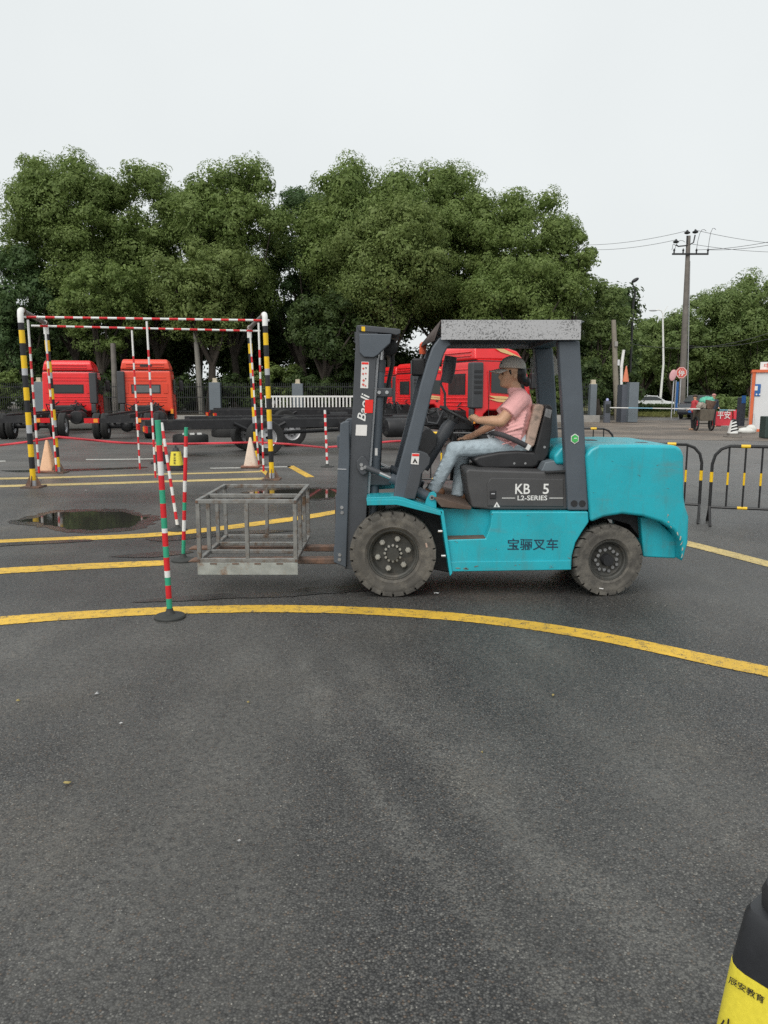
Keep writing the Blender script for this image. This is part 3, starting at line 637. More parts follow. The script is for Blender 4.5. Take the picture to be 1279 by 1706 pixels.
# utility pole
Yp = 60; pb = W(1134, 700, Yp); ptop = W(1148, 393, Yp)
t = thing('utility_pole', (pb.x, Yp, 0), 'tall tapered concrete utility pole with a crossarm and insulators at its top', 'pole')
base = Vector((pb.x, Yp, 0)); top = Vector((ptop.x - .05, Yp, ptop.z))
MB().sweep([base, base.lerp(top, .5), top], [.27, .22, .15], 12).build('shaft', CONCD, t)
MB().sweep([base + Vector((.5, .1, 0)), top + Vector((.25, .1, -1.8))], .035, 6).build('conduit', GREYT, t)
zc = W(1148, 424, Yp).z; xl, xr = W(1118, 424, Yp).x, W(1178, 424, Yp).x
ca = MB().bar((xl, Yp - .2, zc), (xr, Yp - .2, zc), .12, .12).build('crossarm', DARKST, t)
for u in (1121, 1136, 1158, 1177): 
    x = W(u, 424, Yp).x; MB().lathe([(.03, 0), (.07, .06), (.05, .12), (.09, .2), (.06, .28), (.02, .34)], (x, Yp - .2, zc + .06), n=8).build('insulator', DARKST, t)
for dx, dz in ((-.15, .1), (.45, .15), (-.95, -.55)):
    m = MB(); q = top + Vector((dx, -.1, dz)); m.sweep([top + Vector((0, -.1, -.7)), top + Vector((dx * .8, -.1, -.55 + dz * .4)), q - Vector((0, 0, .1))], .05, 6); m.build('bracket_arm', DARKST, t)
    MB().lathe([(.06, 0), (.2, .05), (.22, .14), (.1, .2), (.05, .3)], q, n=10).build('insulator', DARKST, t)
WIRE = pm('wire_dark', (.05, .05, .055), .6)
def wire(p0, p1, sag, label, r=.016):
    p0, p1 = Vector(p0), Vector(p1); pts = [p0.lerp(p1, i / 16) - Vector((0, 0, sag * 4 * (i / 16) * (1 - i / 16))) for i in range(17)]
    tag(MB().sweep(pts, r, 5).build('power_line', WIRE), label, 'wire', 'overhead wires')
wire(top + Vector((-.15, -.1, .35)), W(960, 408, 75), .3, 'upper overhead wire running left from the pole top')
wire(top + Vector((-.95, -.1, -.3)), W(960, 415, 75), .3, 'lower overhead wire running left from the pole top')
wire(top + Vector((.45, -.1, .4)), W(1330, 408, 66), .2, 'topmost overhead wire running right from the pole top')
wire(top + Vector((.2, -.1, -.6)), W(1330, 420, 70), .2, 'middle overhead wire sloping down to the right')
wire((W(1158, 424, Yp).x, Yp - .2, zc + .3), W(1330, 392, 50), .2, 'overhead wire rising right from the left side of the crossarm')
wire((xr, Yp - .2, zc + .3), W(1330, 398, 50), .2, 'overhead wire rising right from the end of the crossarm')
wire(W(-40, 392, 62), W(150, 383, 70), .1, 'upper overhead wire at the left edge going into the tree')
wire(W(-40, 402, 62), W(150, 395, 70), .1, 'lower overhead wire at the left edge going into the tree')
wire(W(1026, 568, 58), W(1330, 535, 64), 1.2, 'low sagging cable crossing in front of the trees by the pole', .02)
wire(W(1137, 575, Yp), W(1330, 548, 66), .6, 'second low cable leaving the utility pole to the right', .02)
m = MB()
for u0, u1, h in ((1117, 1121, .55), (1122, 1136, .8), (1158, 1170, 1.6), (1177, 1186, 1.7)):
    a, b = W(u0, 424, Yp), W(u1, 424, Yp); m.sweep([(a.x, Yp - .2, zc + .3), (a.x + .05, Yp - .2, zc + .25 + h * .4), (a.x + (b.x - a.x) * .3, Yp - .2, zc + .25 + h * .75), ((a.x + b.x) / 2 + .05, Yp - .2, zc + .22 + h * .95), (b.x - .05, Yp - .2, zc + .15 + h), (b.x + .1, Yp - .2, zc + .05 + h)], .018, 5)
m.build('jumper_wire', WIRE, t)
# white street lamp and dark lamp
Yl = 76; a, b = W(1098, 690, Yl), W(1104, 524, Yl)
t = thing('street_lamp', (a.x, Yl, .1), 'slim white street lamp with a curved arm left of the utility pole', 'street lamp')
MB().sweep([(a.x, Yl, .1), (a.x + .15, Yl, b.z * .5), (b.x, Yl, b.z)], [.13, .1, .075], 8).build('post', WHT, t)
e = W(1092, 517, Yl); MB().sweep([(b.x, Yl, b.z), (b.x - .15, Yl, b.z + .35), (e.x + .25, Yl, e.z + .05), (e.x, Yl, e.z)], .055, 7).build('arm', WHT, t)
MB().ell((e.x - .25, Yl, e.z - .02), (.42, .14, .08)).build('lamp_head', GREYT, t)
e = W(1112, 512, Yl); MB().sweep([(b.x, Yl, b.z), (b.x + .2, Yl, b.z + .45), (e.x, Yl, e.z + .1)], .03, 6).build('arm', WHT, t)
Yl = 57; a, e = W(1046, 690, Yl), W(1056, 468, Yl)
t = thing('street_lamp', (a.x, Yl, .1), 'dark street lamp head poking out of the tree crown right of the main row', 'street lamp')
MB().sweep([(a.x, Yl, .1), (a.x, Yl, e.z - 1.6), (a.x + .1, Yl, e.z - .9), (e.x - .1, Yl, e.z - .1)], [.1, .08, .06, .045], 7).build('post', DARKST, t)
MB().ell(e + Vector((.08, 0, .05)), (.3, .15, .13), Matrix.Rotation(R(-30), 3, 'Y')).build('lamp_head', BLACKP, t)
# concrete poles by the trees
Yl = 50.2; a, b = W(336, 690, Yl), W(325, 548, Yl)
t = tag(MB().sweep([(a.x, Yl, .3), (b.x, Yl, b.z)], [.2, .14], 10).build('concrete_pole', pm('pale_concrete', (.22, .21, .185), .85, 0, .15, 2)), 'leaning grey concrete pole behind the chassis near the right portal post', 'pole')
Yl = 50.2; a, b = W(193, 690, Yl), W(188, 572, Yl)
tag(MB().sweep([(a.x, Yl, .3), (b.x, Yl, b.z)], [.2, .16], 10).build('concrete_pole', CONCD), 'dim concrete pole between the two left red truck cabs', 'pole')
Yl = 52; a, b = W(1028, 700, Yl), W(1022, 533, Yl)
t = thing('concrete_pole', (a.x, Yl, 0), 'concrete pole with a small junction box beside the gate slab', 'pole')
MB().sweep([(a.x, Yl, 0), (b.x, Yl, b.z)], [.21, .15], 10).build('shaft', pm('tan_concrete', (.24, .215, .175), .85, 0, .15, 2), t)
c = W(1026, 573, Yl - .2); MB().box(c, (.2, .16, .32)).build('junction_box', CONC, t)
c = W(1030, 604, Yl - .1); MB().box(c, (.14, .14, .38)).build('bracket_box', BOOTHW, t)
Yl = 50; a, b = W(1035, 695, Yl), W(1039, 583, Yl)
t = tag(MB().sweep([(a.x, Yl, 0), (b.x - .1, Yl, b.z - 1), (b.x, Yl, b.z)], [.07, .1, .09], 8).build('raised_boom_pole', WHT), 'white raised barrier arm standing upright beside the gate slab', 'barrier arm')
# furled flag on the slab
c = W(1046, 638, 46.7); f = W(1047, 611, 46.7)
t = thing('flag', (c.x, 47.2, c.z), 'small orange furled flag on top of the grey gate slab', 'flag')
MB().tube((c.x, 47.2, c.z), (f.x + .05, 47.2, f.z + .1), .018, .014, 6).build('flagstaff', GREYT, t)
MB().lathe([(.03, .95), (.10, .6), (.16, .25), (.2, .02), (.05, 0)], (c.x + .01, 47.2, c.z + .06), n=9).build('cloth', pm('orange_cloth', (.62, .20, .11), .8), t)
# barrier machine and booms
Yb = 46.2; c = W(1012, 690, Yb)
t = thing('barrier_machine', (c.x, Yb, 0), 'dark slim barrier post with a small screen left of the gate slab', 'barrier')
MB().bx(c.x - .17, c.x + .17, Yb, Yb + .35, 0, W(1012, 668, Yb).z).build('housing', GPILLD, t, bevel=.02)
MB().bx(c.x - .13, c.x + .13, Yb - .02, Yb - .003, .6, 1.1).build('screen', GLASS, t)
MB().ell((c.x, Yb + .17, W(1012, 668, Yb).z + .05), (.09, .09, .11)).build('beacon', pm('lilac_lens', (.35, .38, .6), .3), t)
def boom(u0, u1, v0, v1, Yb, label, pat):
    a, b = W(u0, v0, Yb), W(u1, v1, Yb); t = MB(); n = len(pat)
    for i in range(n): t.bar(a.lerp(b, i / n), a.lerp(b, (i + 1) / n), .11, .05, 0 if pat[i] == 'w' else (1 if pat[i] == 'b' else 2))
    return tag(t.build('barrier_boom', [WHT, LBLUE, REDP]), label, 'barrier boom', 'barrier booms')
boom(1016, 1117, 679, 680.5, 45.9, 'white and pale blue barrier boom in front of the grey gate slab', 'wwwbbbbwww')
boom(1119, 1172, 680.5, 682, 45.5, 'white and pale blue barrier boom left of the cart seller', 'wwbbw')
boom(1199, 1237, 683, 683.5, 38.5, 'short white, pale blue and red barrier boom beside the booth', 'bbwwrw')
Yb = 38; c = W(1236, 700, Yb)
t = thing('barrier_machine', (c.x, Yb, 0), 'dark barrier cabinet with blue panel beside the white booth', 'barrier')
MB().bx(c.x - .12, c.x + .14, Yb, Yb + .4, 0, W(1236, 662, Yb).z).build('housing', pm('dark_cabinet', (.04, .045, .06), .5), t, bevel=.02)
MB().bx(c.x - .09, c.x + .11, Yb - .02, Yb - .003, 1.25, 1.62).build('blue_panel', BLUEP, t)
MB().bx(c.x - .75, c.x + .3, Yb - .2, Yb + .6, 0, .14).build('plinth', CONC, t)
# plastic water barriers
Yb = 41
def wbar(u0, u1, v0, v1, label, txt):
    a, b = W(u0, v1, Yb), W(u1, v0, Yb); m = MB(); zc = a.z
    t = thing('water_barrier', ((a.x + b.x) / 2, Yb + .2, 0), label, 'barrier', 'red plastic barriers')
    z0 = 0.02; m.prism([(a.x, Yb - .02, z0), (a.x, Yb + .42, z0), (a.x, Yb + .34, .3), (a.x, Yb + .28, b.z), (a.x, Yb + .1, b.z), (a.x, Yb + .04, .3)], (b.x - a.x, 0, 0)); m.build('body', pm('red_plastic', (.60, .04, .06), .45), t, bevel=.03)
    if txt: text('lettering', txt, ((a.x + b.x) / 2, Yb - .01, (.45 + b.z) / 2), (1, 0, 0), (0, 0, 1), (b.x - a.x) * .72, .42, WHT, t)
wbar(1190, 1221, 686, 703, 'red plastic water barrier with white characters beside the cart', '平安')
wbar(1223, 1234, 684, 704, 'narrow red plastic barrier next to the dark cabinet', '')
wbar(1157, 1166, 690, 702, 'red plastic barrier end showing left of the cart', '')
# stop sign, round sign, blue notice board
Ys = 56; c = W(1135, 621, Ys); t = thing('stop_sign', (c.x, Ys, 0), 'red octagonal stop sign in front of the utility pole', 'sign')
n8 = [Vector((c.x + .43 * math.cos(R(22.5 + 45 * i)), Ys, c.z + .43 * math.sin(R(22.5 + 45 * i)))) for i in range(8)]
q = MB().prism(n8, (0, .03, 0)).build('sign_plate', SIGNR, t)
m = MB(); r0, r1 = .40, .365
for i in range(8):
    f = lambda r, k: Vector((c.x + r * math.cos(R(22.5 + 45 * k)), Ys - .006, c.z + r * math.sin(R(22.5 + 45 * k))))
    m._add([f(r0, i), f(r0, i + 1), f(r1, i + 1), f(r1, i)], [(0, 1, 2, 3)])
m.build('white_border', WHT, q); text('lettering', '停', (c.x, Ys - .01, c.z), (1, 0, 0), (0, 0, 1), .46, .46, WHT, q)
MB().tube((c.x + .02, Ys + .06, 0), (c.x, Ys + .06, c.z + .2), .04, n=8).build('post', GREYT, t)
c = W(1121, 624, Ys - 1); t = thing('round_sign', (c.x, Ys - 1, 0), 'faded pink round sign bent forward left of the stop sign', 'sign')
MB().ell(c + Vector((0, 0, -.05)), (.24, .04, .40), Matrix.Rotation(R(12), 3, 'Y')).build('sign_plate', SIGNP, t)
MB().tube((c.x + .08, Ys - .9, 0), (c.x + .12, Ys - .9, c.z), .04, n=8).build('post', GREYT, t)
a, b = W(1125, 690, 58), W(1131, 636, 58); t = thing('notice_board', ((a.x + b.x) / 2, 58, 0), 'narrow blue notice board in front of the foot of the utility pole', 'sign')
MB().bx(a.x - .05, b.x, 58, 58.08, .5, b.z).build('panel', BLUEP, t); MB().bx(a.x - .1, a.x - .055, 58, 58.1, 0, b.z + .1).build('post', GREYT, t)
# hedges beside the road
def hedge(x0, x1, Y, h, label, kind='under'):
    rng = np.random.default_rng(int(x0 * 10) % 999); t = thing('hedge', ((x0 + x1) / 2, Y, .1), label, 'hedge', 'clipped hedges by the road')
    n = int((x1 - x0) * 2600 / 2); pts = np.stack([rng.uniform(x0, x1, n), Y + rng.uniform(-.5, .5, n), .1 + rng.uniform(0, h, n)], 1)
    f = rng.random(n); pts[f < .45, 1] = Y - .5 + rng.normal(0, .04, (f < .45).sum()); pts[f > .6, 2] = .1 + h + rng.normal(0, .05, (f > .6).sum())
    pts -= np.array([(x0 + x1) / 2, Y, .1]); nn = unit(n, rng) * .6 + np.array([0, -.4, .7]); nn /= np.linalg.norm(nn, axis=1)[:, None]
    me = leaves_mesh('foliage', pts, nn, rng.uniform(.05, .1, n), rng); me.materials.append(LEAFS[kind]); o = bpy.data.objects.new('foliage', me); col.objects.link(o); o.parent = t
    MB().bx(x0, x1, Y - .4, Y + .4, .1, h * .93).build('inner_twigs', BARK, t)
hedge(W(1062, 690, 66).x, W(1122, 690, 66).x, 66, .68, 'low clipped hedge in front of the white car')
hedge(W(1190, 690, 68).x, W(1250, 690, 68).x, 68, 1.25, 'clipped hedge strip behind the red barriers', 'far')
rng = np.random.default_rng(77); x = W(1229, 660, 52).x; t = thing('shrub', (x, 52, 0), 'rounded green bush left of the white booth', 'shrub', 'shrubs along the fence')
lb = [((rng.uniform(-1.5, 1.6), rng.uniform(-.5, .5), rng.uniform(.3, 1.3)), (.7, .6, .55)) for _ in range(16)]
c_, n_, s_ = crown_points(lb, 60, .075, rng); me = leaves_mesh('foliage', c_, n_, s_, rng); me.materials.append(LEAFS['far']); o = bpy.data.objects.new('foliage', me); col.objects.link(o); o.parent = t
MB().tube((x, 52, 0), (x, 52, 1), .05, .02, 6).build('stem', BARK, t)
# grass tufts on the verge
rng = np.random.default_rng(4); n = 9000; pts = np.stack([rng.uniform(18, 34, n), rng.uniform(56.2, 66, n), .16 + rng.uniform(0, .05, n)], 1)
me = leaves_mesh('verge_grass', pts, unit(n, rng) * .8 + np.array([0, -.5, 0]), rng.uniform(.05, .12, n), rng); me.materials.append(leaf_mat('grass_blades', (.13, .14, .04), (.26, .27, .09))); o = bpy.data.objects.new('verge_grass', me); col.objects.link(o); struct(o, 'stuff')
# cars
def car(c, yaw, paint, label, z=.1, suv=False):
    t = thing('parked_car', c, label, 'car', 'cars on the road')
    L, Wd, H = (4.7, 1.82, 1.46) if not suv else (4.75, 1.9, 1.62)
    prof = [(-2.35, .35), (-2.33, .75), (-2.2, .93), (-1.75, 1.0), (-1.0, H - .06), (-.3, H), (.35, H - .04), (1.05, 1.0), (2.0, .86), (2.3, .7), (2.36, .4), (2.25, .28), (-2.25, .28)]
    if suv: prof = [(-2.35, .4), (-2.36, .95), (-2.2, 1.1), (-1.95, H - .05), (-.3, H), (.3, H - .05), (1.0, 1.1), (2.0, 1.0), (2.33, .8), (2.38, .45), (2.25, .3), (-2.25, .3)]
    base = Vector(c)
    def loc(x, y, zz): return base + Vector((x, y, zz))
    m = MB(); k = len(prof)
    rows = [(-1, .0), (-.93, .09), (.93, .09), (1, .0)]
    vs = []
    for s_, _ in [(-1, 0), (1, 0)]:
        for (x, zz) in prof:
            tuck = max(0, (zz - .95)) * .42; vs.append(loc(x, s_ * (Wd / 2 - tuck), zz))
    m._add(vs, [tuple(range(k))[::-1], tuple(range(k, 2 * k))] + [(i, (i + 1) % k, k + (i + 1) % k, k + i) for i in range(k)])
    m.build('body', paint, t, bevel=.05, seg=3, ang=20)
    for s_ in (-1, 1):
        g = []
        pts = [(-1.55, 1.03), (-.95, H - .12), (-.3, H - .07), (.3, H - .1), (.88, 1.03)] if not suv else [(-1.85, 1.14), (-1.7, H - .13), (-.3, H - .08), (.28, H - .12), (.85, 1.14)]
        g = [loc(x, s_ * (Wd / 2 - max(0, zz - .95) * .42 + .006), zz) for x, zz in pts]
        MB().prism(g, (0, s_ * .012, 0)).build('side_window', GLASS, t)
    a, b = (.40, 1.02) if not suv else (.36, 1.02)
    zz0, zz1 = (1.0, H - .07) if not suv else (1.11, H - .08)
    for (xa, za, xb, zb) in ((1.0, zz0 + .04, .42, zz1), (-1.68, zz0 + .04, -1.07, zz1 - .02)) if not suv else ((.98, zz0 + .04, .36, zz1), (-2.17, zz0 + .06, -2.0, zz1 - .02)):
        sg = 1 if xa > 0 else -1; w1, w2 = Wd / 2 - .12, Wd / 2 - .28
        MB().prism([loc(xa + .02 * sg, -w1, za), loc(xa + .02 * sg, w1, za), loc(xb + .02 * sg, w2, zb), loc(xb + .02 * sg, -w2, zb)], (.012 * sg, 0, .012)).build('windscreen' if sg > 0 else 'rear_window', GLASS, t)
    for x in (-1.38, 1.42):
        for s_ in (-1, 1):
            w = MB().lathe([(.2, -.1), (.31, -.1), (.33, -.05), (.33, .05), (.31, .1), (.2, .1)], loc(x, s_ * (Wd / 2 - .09), .33), (0, 1, 0), 18).build('wheel', RUBBERD, t)
            MB().lathe([(.05, -.105), (.2, -.103), (.21, .103), (.05, .105)], loc(x, s_ * (Wd / 2 - .09), .33), (0, 1, 0), 14).build('rim', GREYT, w)
    for s_ in (-1, 1):
        MB().ell(loc(2.2, s_ * .66, .76), (.14, .2, .07)).build('headlight', GLASSG, t); MB().ell(loc(-2.25, s_ * .7, .86), (.1, .17, .07)).build('tail_light', REDL, t)
        MB().box(loc(.72, s_ * (Wd / 2 + .08), 1.02), (.1, .2, .13)).build('mirror', paint, t, bevel=.02)
    MB().box(loc(2.37, 0, .52), (.02, .46, .13)).build('number_plate', BLUEP, t)
    MB().box(loc(2.36, 0, .66), (.02, .9, .12)).build('grille', BLACKP, t)
    t.rotation_euler = (0, 0, yaw); return t
c = G(1072, 684, .1); car((W(1084, 660, 71).x, 71, .12), 0, pm('car_white', (.72, .73, .73), .25, 0, .02, 1, coat=.5), 'white saloon car passing behind the grey gate slab')
car((W(1163, 690, 54).x, 54, .02), R(-122), pm('car_black', (.02, .024, .032), .25, 0, .1, 1, coat=.5), 'dark saloon car with blue number plate facing the gate', suv=True)
# booth
Y0 = 35.2; x0 = W(1248, 700, Y0).x; x1 = x0 + 3.2; zt = W(1250, 616, Y0).z
t = thing('guard_booth', (x0, Y0, 0), 'white panel guard booth with orange frame at the right edge', 'booth')
MB().bx(x0 + .14, x1 - .1, Y0 + .05, Y0 + 2.4, .12, zt - .1).build('wall_panel', BOOTHW, t)
for x in (x0, x1 - .12): MB().bx(x, x + .13, Y0, Y0 + .13, 0, zt - .12).build('corner_post', BOOTHO, t)
MB().bx(x0, x0 + .13, Y0 + 2.3, Y0 + 2.43, 0, zt - .12).build('corner_post', BOOTHO, t)
MB().bx(x0 - .03, x1, Y0 - .03, Y0 + 2.46, zt - .12, zt).build('roof_trim', BOOTHO, t); MB().bx(x0, x1, Y0 - .02, Y0 + 2.44, 0, .12).build('base_trim', BOOTHO, t)
MB().bx(x0 + .01, x0 + .05, Y0 + .14, Y0 + 2.28, .12, zt - .12).build('side_panel', BOOTHW, t)
a, b = W(1251, 660, Y0), W(1266, 640, Y0)
q = MB().bx(a.x, b.x, Y0 + .02, Y0 + .045, a.z, b.z).build('blue_poster', BLUEP, t)
MB().bx(a.x + .12, b.x - .12, Y0 + .005, Y0 + .018, b.z - .28, b.z - .08).build('pale_panel', STICK, q)
t.rotation_euler = (0, 0, R(-24))
for k in range(3): MB().tube((a.x + .09 + .13 * k, Y0 + .006, a.z + .08), (a.x + .09 + .13 * k, Y0 + .018, a.z + .08), .035, n=10).build('white_dot', WHT, q)
a = W(1265, 614, Y0); s_ = thing('booth_sign', (x0, Y0, 0), 'white sign board with red characters on the booth roof', 'sign')
MB().bx(a.x, a.x + 1.6, Y0 + .1, Y0 + .2, zt, zt + .34).build('board', WHT, s_); s_.rotation_euler = (0, 0, R(-24)); text('lettering', '中国', (a.x + .45, Y0 + .095, zt + .18), (1, 0, 0), (0, 0, 1), .6, .22, SIGNR, s_)
a, b = W(1251, 723, Y0 - .4), W(1257, 689, Y0 - .1); tag(MB().tube((a.x, Y0 - .5, .01), (b.x, Y0 - .02, b.z), .02, n=6).build('broom_stick', GREYT), 'thin stick leaning against the white booth wall', 'stick')
c = G(1243, 722); tag(MB().ell((c.x, c.y, .1), (.42, .3, .16)).ell((c.x + .2, c.y, .18), (.22, .25, .2)).build('sandbag', pm('white_sack', (.6, .6, .57), .8, 0, .1, 5, bump=.3, bscale=9)), 'white sack slumped at the corner of the booth', 'sack')
a = G(1279, 731); tag(MB().bx(a.x - .12, a.x + .5, a.y, a.y + .5, .02, .85).ell((a.x, a.y + .1, .2), (.12, .1, .2)).build('dark_bin', pm('dark_green_bin', (.03, .05, .045), .5), bevel=.03), 'dark bin cut off by the right edge in front of the booth', 'bin')
# ------------------------------------------------------------------ red chassis trucks (local: x forward, y left, z up, origin under the tail)
def truck_wheel(t, x, y, r=.49, w=.26, rimside=1):
    h = w / 2
    ty = MB().lathe([(r * .58, -h * .8), (r * .8, -h), (r * .95, -h * .95), (r, -h * .7), (r, -h * .25), (r * .985, -h * .2), (r * .985, -h * .12), (r, -h * .08), (r, h * .08), (r * .985, h * .12), (r * .985, h * .2), (r, h * .25), (r, h * .7), (r * .95, h * .95), (r * .8, h), (r * .58, h * .8)], (x, y, r), (0, 1, 0), 28, caps=False).build('wheel', RUBBERD, t)
    f = h * .75 * rimside
    MB().lathe([(r * .60, f), (r * .56, f * .9), (r * .50, f * .35), (r * .38, f * .25), (r * .24, f * .3), (r * .22, f * .9), (r * .08, f * 1.0)], (x, y, r), (0, 1, 0), 22, caps=False).lathe([(r * .6, -f), (r * .6, f)], (x, y, r), (0, 1, 0), 22, caps=False).build('rim', pm('truck_rim', (.42, .42, .43), .45, .5, .1, 9), ty)
    m = MB()
    for k in range(8):
        a = 2 * math.pi * k / 8; p = Vector((x + r * .31 * math.cos(a), y + f * .3, r + r * .31 * math.sin(a))); m.tube(p, p + Vector((0, .05 * rimside, 0)), .02, n=6)
    m.build('wheel_nuts', DARKST, ty)
def make_truck(label, paint, L=10.2, axle=2.3, cab=8.2, cabH=3.25, fair=True, spare=False, stripe=True, roof_box=False, win=(.61, 1.77, 2.09), stack=-1):
    t = thing('truck', (0, 0, 0), label, 'truck', 'red chassis trucks')
    zf = .98
    for s in (-1, 1):
        r = MB().prism([(0, s * .42, zf - .26), (L - .8, s * .42, zf - .26), (L - .8, s * .42, zf), (0, s * .42, zf)], (0, -s * .09, 0)); r.build('frame_rail', CHASS, t, bevel=.01, seg=1)
    for x in [0.06] + [1.1 * k + 1. for k in range(int((L - 2) / 1.1))]: MB().bx(x - .05, x + .05, -.33, .33, zf - .22, zf - .05).build('crossmember', CHASS, t)
    MB().bx(-.02, .08, -1.12, 1.12, zf - .3, zf - .14).build('rear_beam', CHASS, t)
    for s in (-1, 1):
        q = MB().bx(-.07, -.02, s * .62, s * 1.12, zf - .30, zf - .13).build('tail_light', REDL, t); MB().bx(-.09, -.071, s * .66, s * .80, zf - .28, zf - .15).build('indicator', AMB, q)
        mg = MB(); pts = [(axle - .66 + .02 * 0 + .66 * (1 - math.cos(R(a))) , .52 + .56 * math.sin(R(a))) for a in range(20, 161, 14)]
    MB().tube((axle, -.95, .49), (axle, .95, .49), .1, n=10).ell((axle, 0, .49), (.22, .26, .24)).build('rear_axle', CHASS, t)
    for s in (-1, 1):
        truck_wheel(t, axle, s * .78, rimside=-s); truck_wheel(t, axle, s * 1.08, rimside=s)
        truck_wheel(t, cab + .75, s * 1.02, rimside=s)
        MB().sweep([(axle - .75, s * .45, zf - .1), (axle - .3, s * .45, .66), (axle, s * .45, .6), (axle + .3, s * .45, .66), (axle + .75, s * .45, zf - .1)], .05, 6).build('leaf_spring', CHASS, t)
    # side gear: tanks, air cylinders, side guard
    MB().lathe([(.0, 0), (.26, .02), (.29, .08), (.29, 1.12), (.26, 1.18), (0, 1.2)], (cab - 2.9, -.78, .68), (1, 0, 0), 18).build('fuel_tank', CHASS, t)
    MB().bx(cab - 2.6, cab - 1.9, .5, .95, .5, .95).build('battery_box', CHASS, t, bevel=.02)
    MB().tube((cab - 4.3, -.62, .72), (cab - 3.4, -.62, .72), .13, n=12).build('air_cylinder', CHASS, t)
    MB().sweep([(axle + .2, 0, .55), (cab - .6, 0, .72)], .055, 8).build('drive_shaft', DARKST, t)
    if spare:
        q = MB().lathe([(.28, -.13), (.40, -.14), (.47, -.12), (.49, -.07), (.49, .07), (.47, .12), (.40, .14), (.28, .13)], (axle - 1.9, -.1, .44), (0, 0, 1), 26).build('spare_wheel', RUBBERD, t)
        for k in range(3): MB().box((axle - 2.1 + .2 * k, -.35, .60), (.12, .08, .05)).build('bracket', WHT, q)
    MB().bx(cab - .7, cab + .3, -.62, .62, .55, 1.18).build('engine', DARKST, t, bevel=.06)
    rr = random.Random(4); m = MB()
    for k in range(16):
        a = Vector((cab - rr.uniform(.1, 1.2), rr.uniform(-.6, .6), rr.uniform(.95, 1.3))); m.sweep([a, a + Vector((rr.uniform(-.3, .3), rr.uniform(-.4, .4), rr.uniform(0, .2))), a + Vector((rr.uniform(-.5, .5), rr.uniform(-.5, .5), -.2))], .025, 5)
    m.build('hoses', BLACKP, t)
    # cab shell with wheel-arch notch and tunnel notch at its back
    c0, c1, w = cab, cab + 2.1, 1.2
    zb, zr = .88, cabH - (.46 if fair else .12)
    side = [(c0, zb), (c0 + .25, zb), (c0 + .32, 1.06), (c0 + .45, 1.17), (c0 + 1.05, 1.17), (c0 + 1.2, 1.06), (c0 + 1.27, zb - .28), (c1 - .04, zb - .42), (c1 + .02, 1.4), (c1 - .16, 2.3), (c1 - .34, zr), (c0 + .1, zr), (c0, zr - .18)]
    m = MB(); k = len(side)
    vs = [(x, s * (w - max(0, z - 1.6) * .06), z) for s in (-1, 1) for x, z in side]
    m._add(vs, [tuple(range(k)), tuple(range(k, 2 * k))[::-1]] + [(i, (i + 1) % k, k + (i + 1) % k, k + i) for i in range(k)])
    cb = m.build('cab', paint, t, bevel=.07, seg=3, ang=50)
    MB().prism([(c0 - .012, -.78, zb - .02), (c0 - .012, .78, zb - .02), (c0 - .012, .50, zb + .27), (c0 - .012, -.50, zb + .27)], (.02, 0, 0)).build('tunnel_opening', BLACKP, cb)
    wz = 1.72
    MB().bx(c0 - .018, c0 + .02, -win[0] - .05, win[0] + .05, win[1] - .05, win[2] + .05).build('window_seal', BLACKP, cb); MB().bx(c0 - .026, c0 - .019, -win[0], win[0], win[1], win[2]).build('rear_window', GLASSG if roof_box else GLASS, cb)
    for z in (1.30, 1.42, 1.54, 2.30, 2.44):
        if z < zr - .15 and not (win[1] - .1 < z < win[2] + .06): MB().bx(c0 - .022, c0 + .01, -.92, .92, z, z + .035).build('rib', paint, cb, bevel=.01, seg=1)
    for s in (-1, 1):
        MB().bx(c0 - .022, c0 + .01, s * .78, s * 1.0, 1.72, 2.2).build('rib', paint, cb, bevel=.02, seg=1)
        y = s * 1.2
        MB().prism([(c0 + .55, y, 1.74), (c1 - .28, y, 1.66), (c1 - .40, y, 2.36), (c0 + .55, y, 2.40)], (0, s * .012, 0)).build('side_window', GLASS, cb)
        for x in (c0 + .46, c1 - .12): MB().bx(x, x + .018, s * 1.2, s * 1.212, .95, 2.42).build('door_gap', BLACKP, cb)
        if stripe:
            for zz, ll in ((1.52, 0), (1.42, .25)): MB().prism([(c0 + .45, y, zz + .12), (c0 + 1.0, y, zz + .10), (c1 - .1, y, zz - .02), (c1 - .1, y, zz - .05), (c0 + .7 + ll * .4, y, zz + .03)], (0, s * .016, 0)).build('gold_stripe', GOLD, cb)
        MB().bx(c0 + 1.15, c0 + 1.28, s * 1.2, s * 1.23, 1.32, 1.38).build('door_handle', BLACKP, cb)
        MB().bx(c0 + 1.25, c1 - .02, s * .95, s * 1.22, .48, .62).build('step', paint, cb, bevel=.03)
        q = MB().sweep([(c1 - .3, s * 1.2, 2.45), (c1 - .2, s * 1.42, 2.5), (c1 - .18, s * 1.44, 1.8)], .025, 6).build('mirror_arm', BLACKP, cb); MB().box((c1 - .2, s * 1.46, 2.1), (.14, .2, .5)).build('mirror', BLACKP, cb, bevel=.04)
        MB().bx(c0 - .06, c0 + .0, s * 1.08, s * 1.2, .78, 1.0).build('marker_lamp', AMB, cb)
    MB().prism([(c1 - .06, -1.02, 1.5), (c1 - .06, 1.02, 1.5), (c1 - .27, 1.0, 2.5), (c1 - .27, -1.0, 2.5)], (.08, 0, 0)).build('windscreen', GLASS, cb)
    MB().bx(c1 - .3, c1 + .12, -1.2, 1.2, .48, .82).build('front_bumper', paint, cb, bevel=.05)
    # air intake stack on the cab's rear corner
    m = MB().bx(c0 - .16, c0 + .24, stack * .93, stack * 1.27, 1.25, zr - .1).bx(c0 - .14, c0 - .02, stack * .97, stack * 1.2, .8, 1.25)
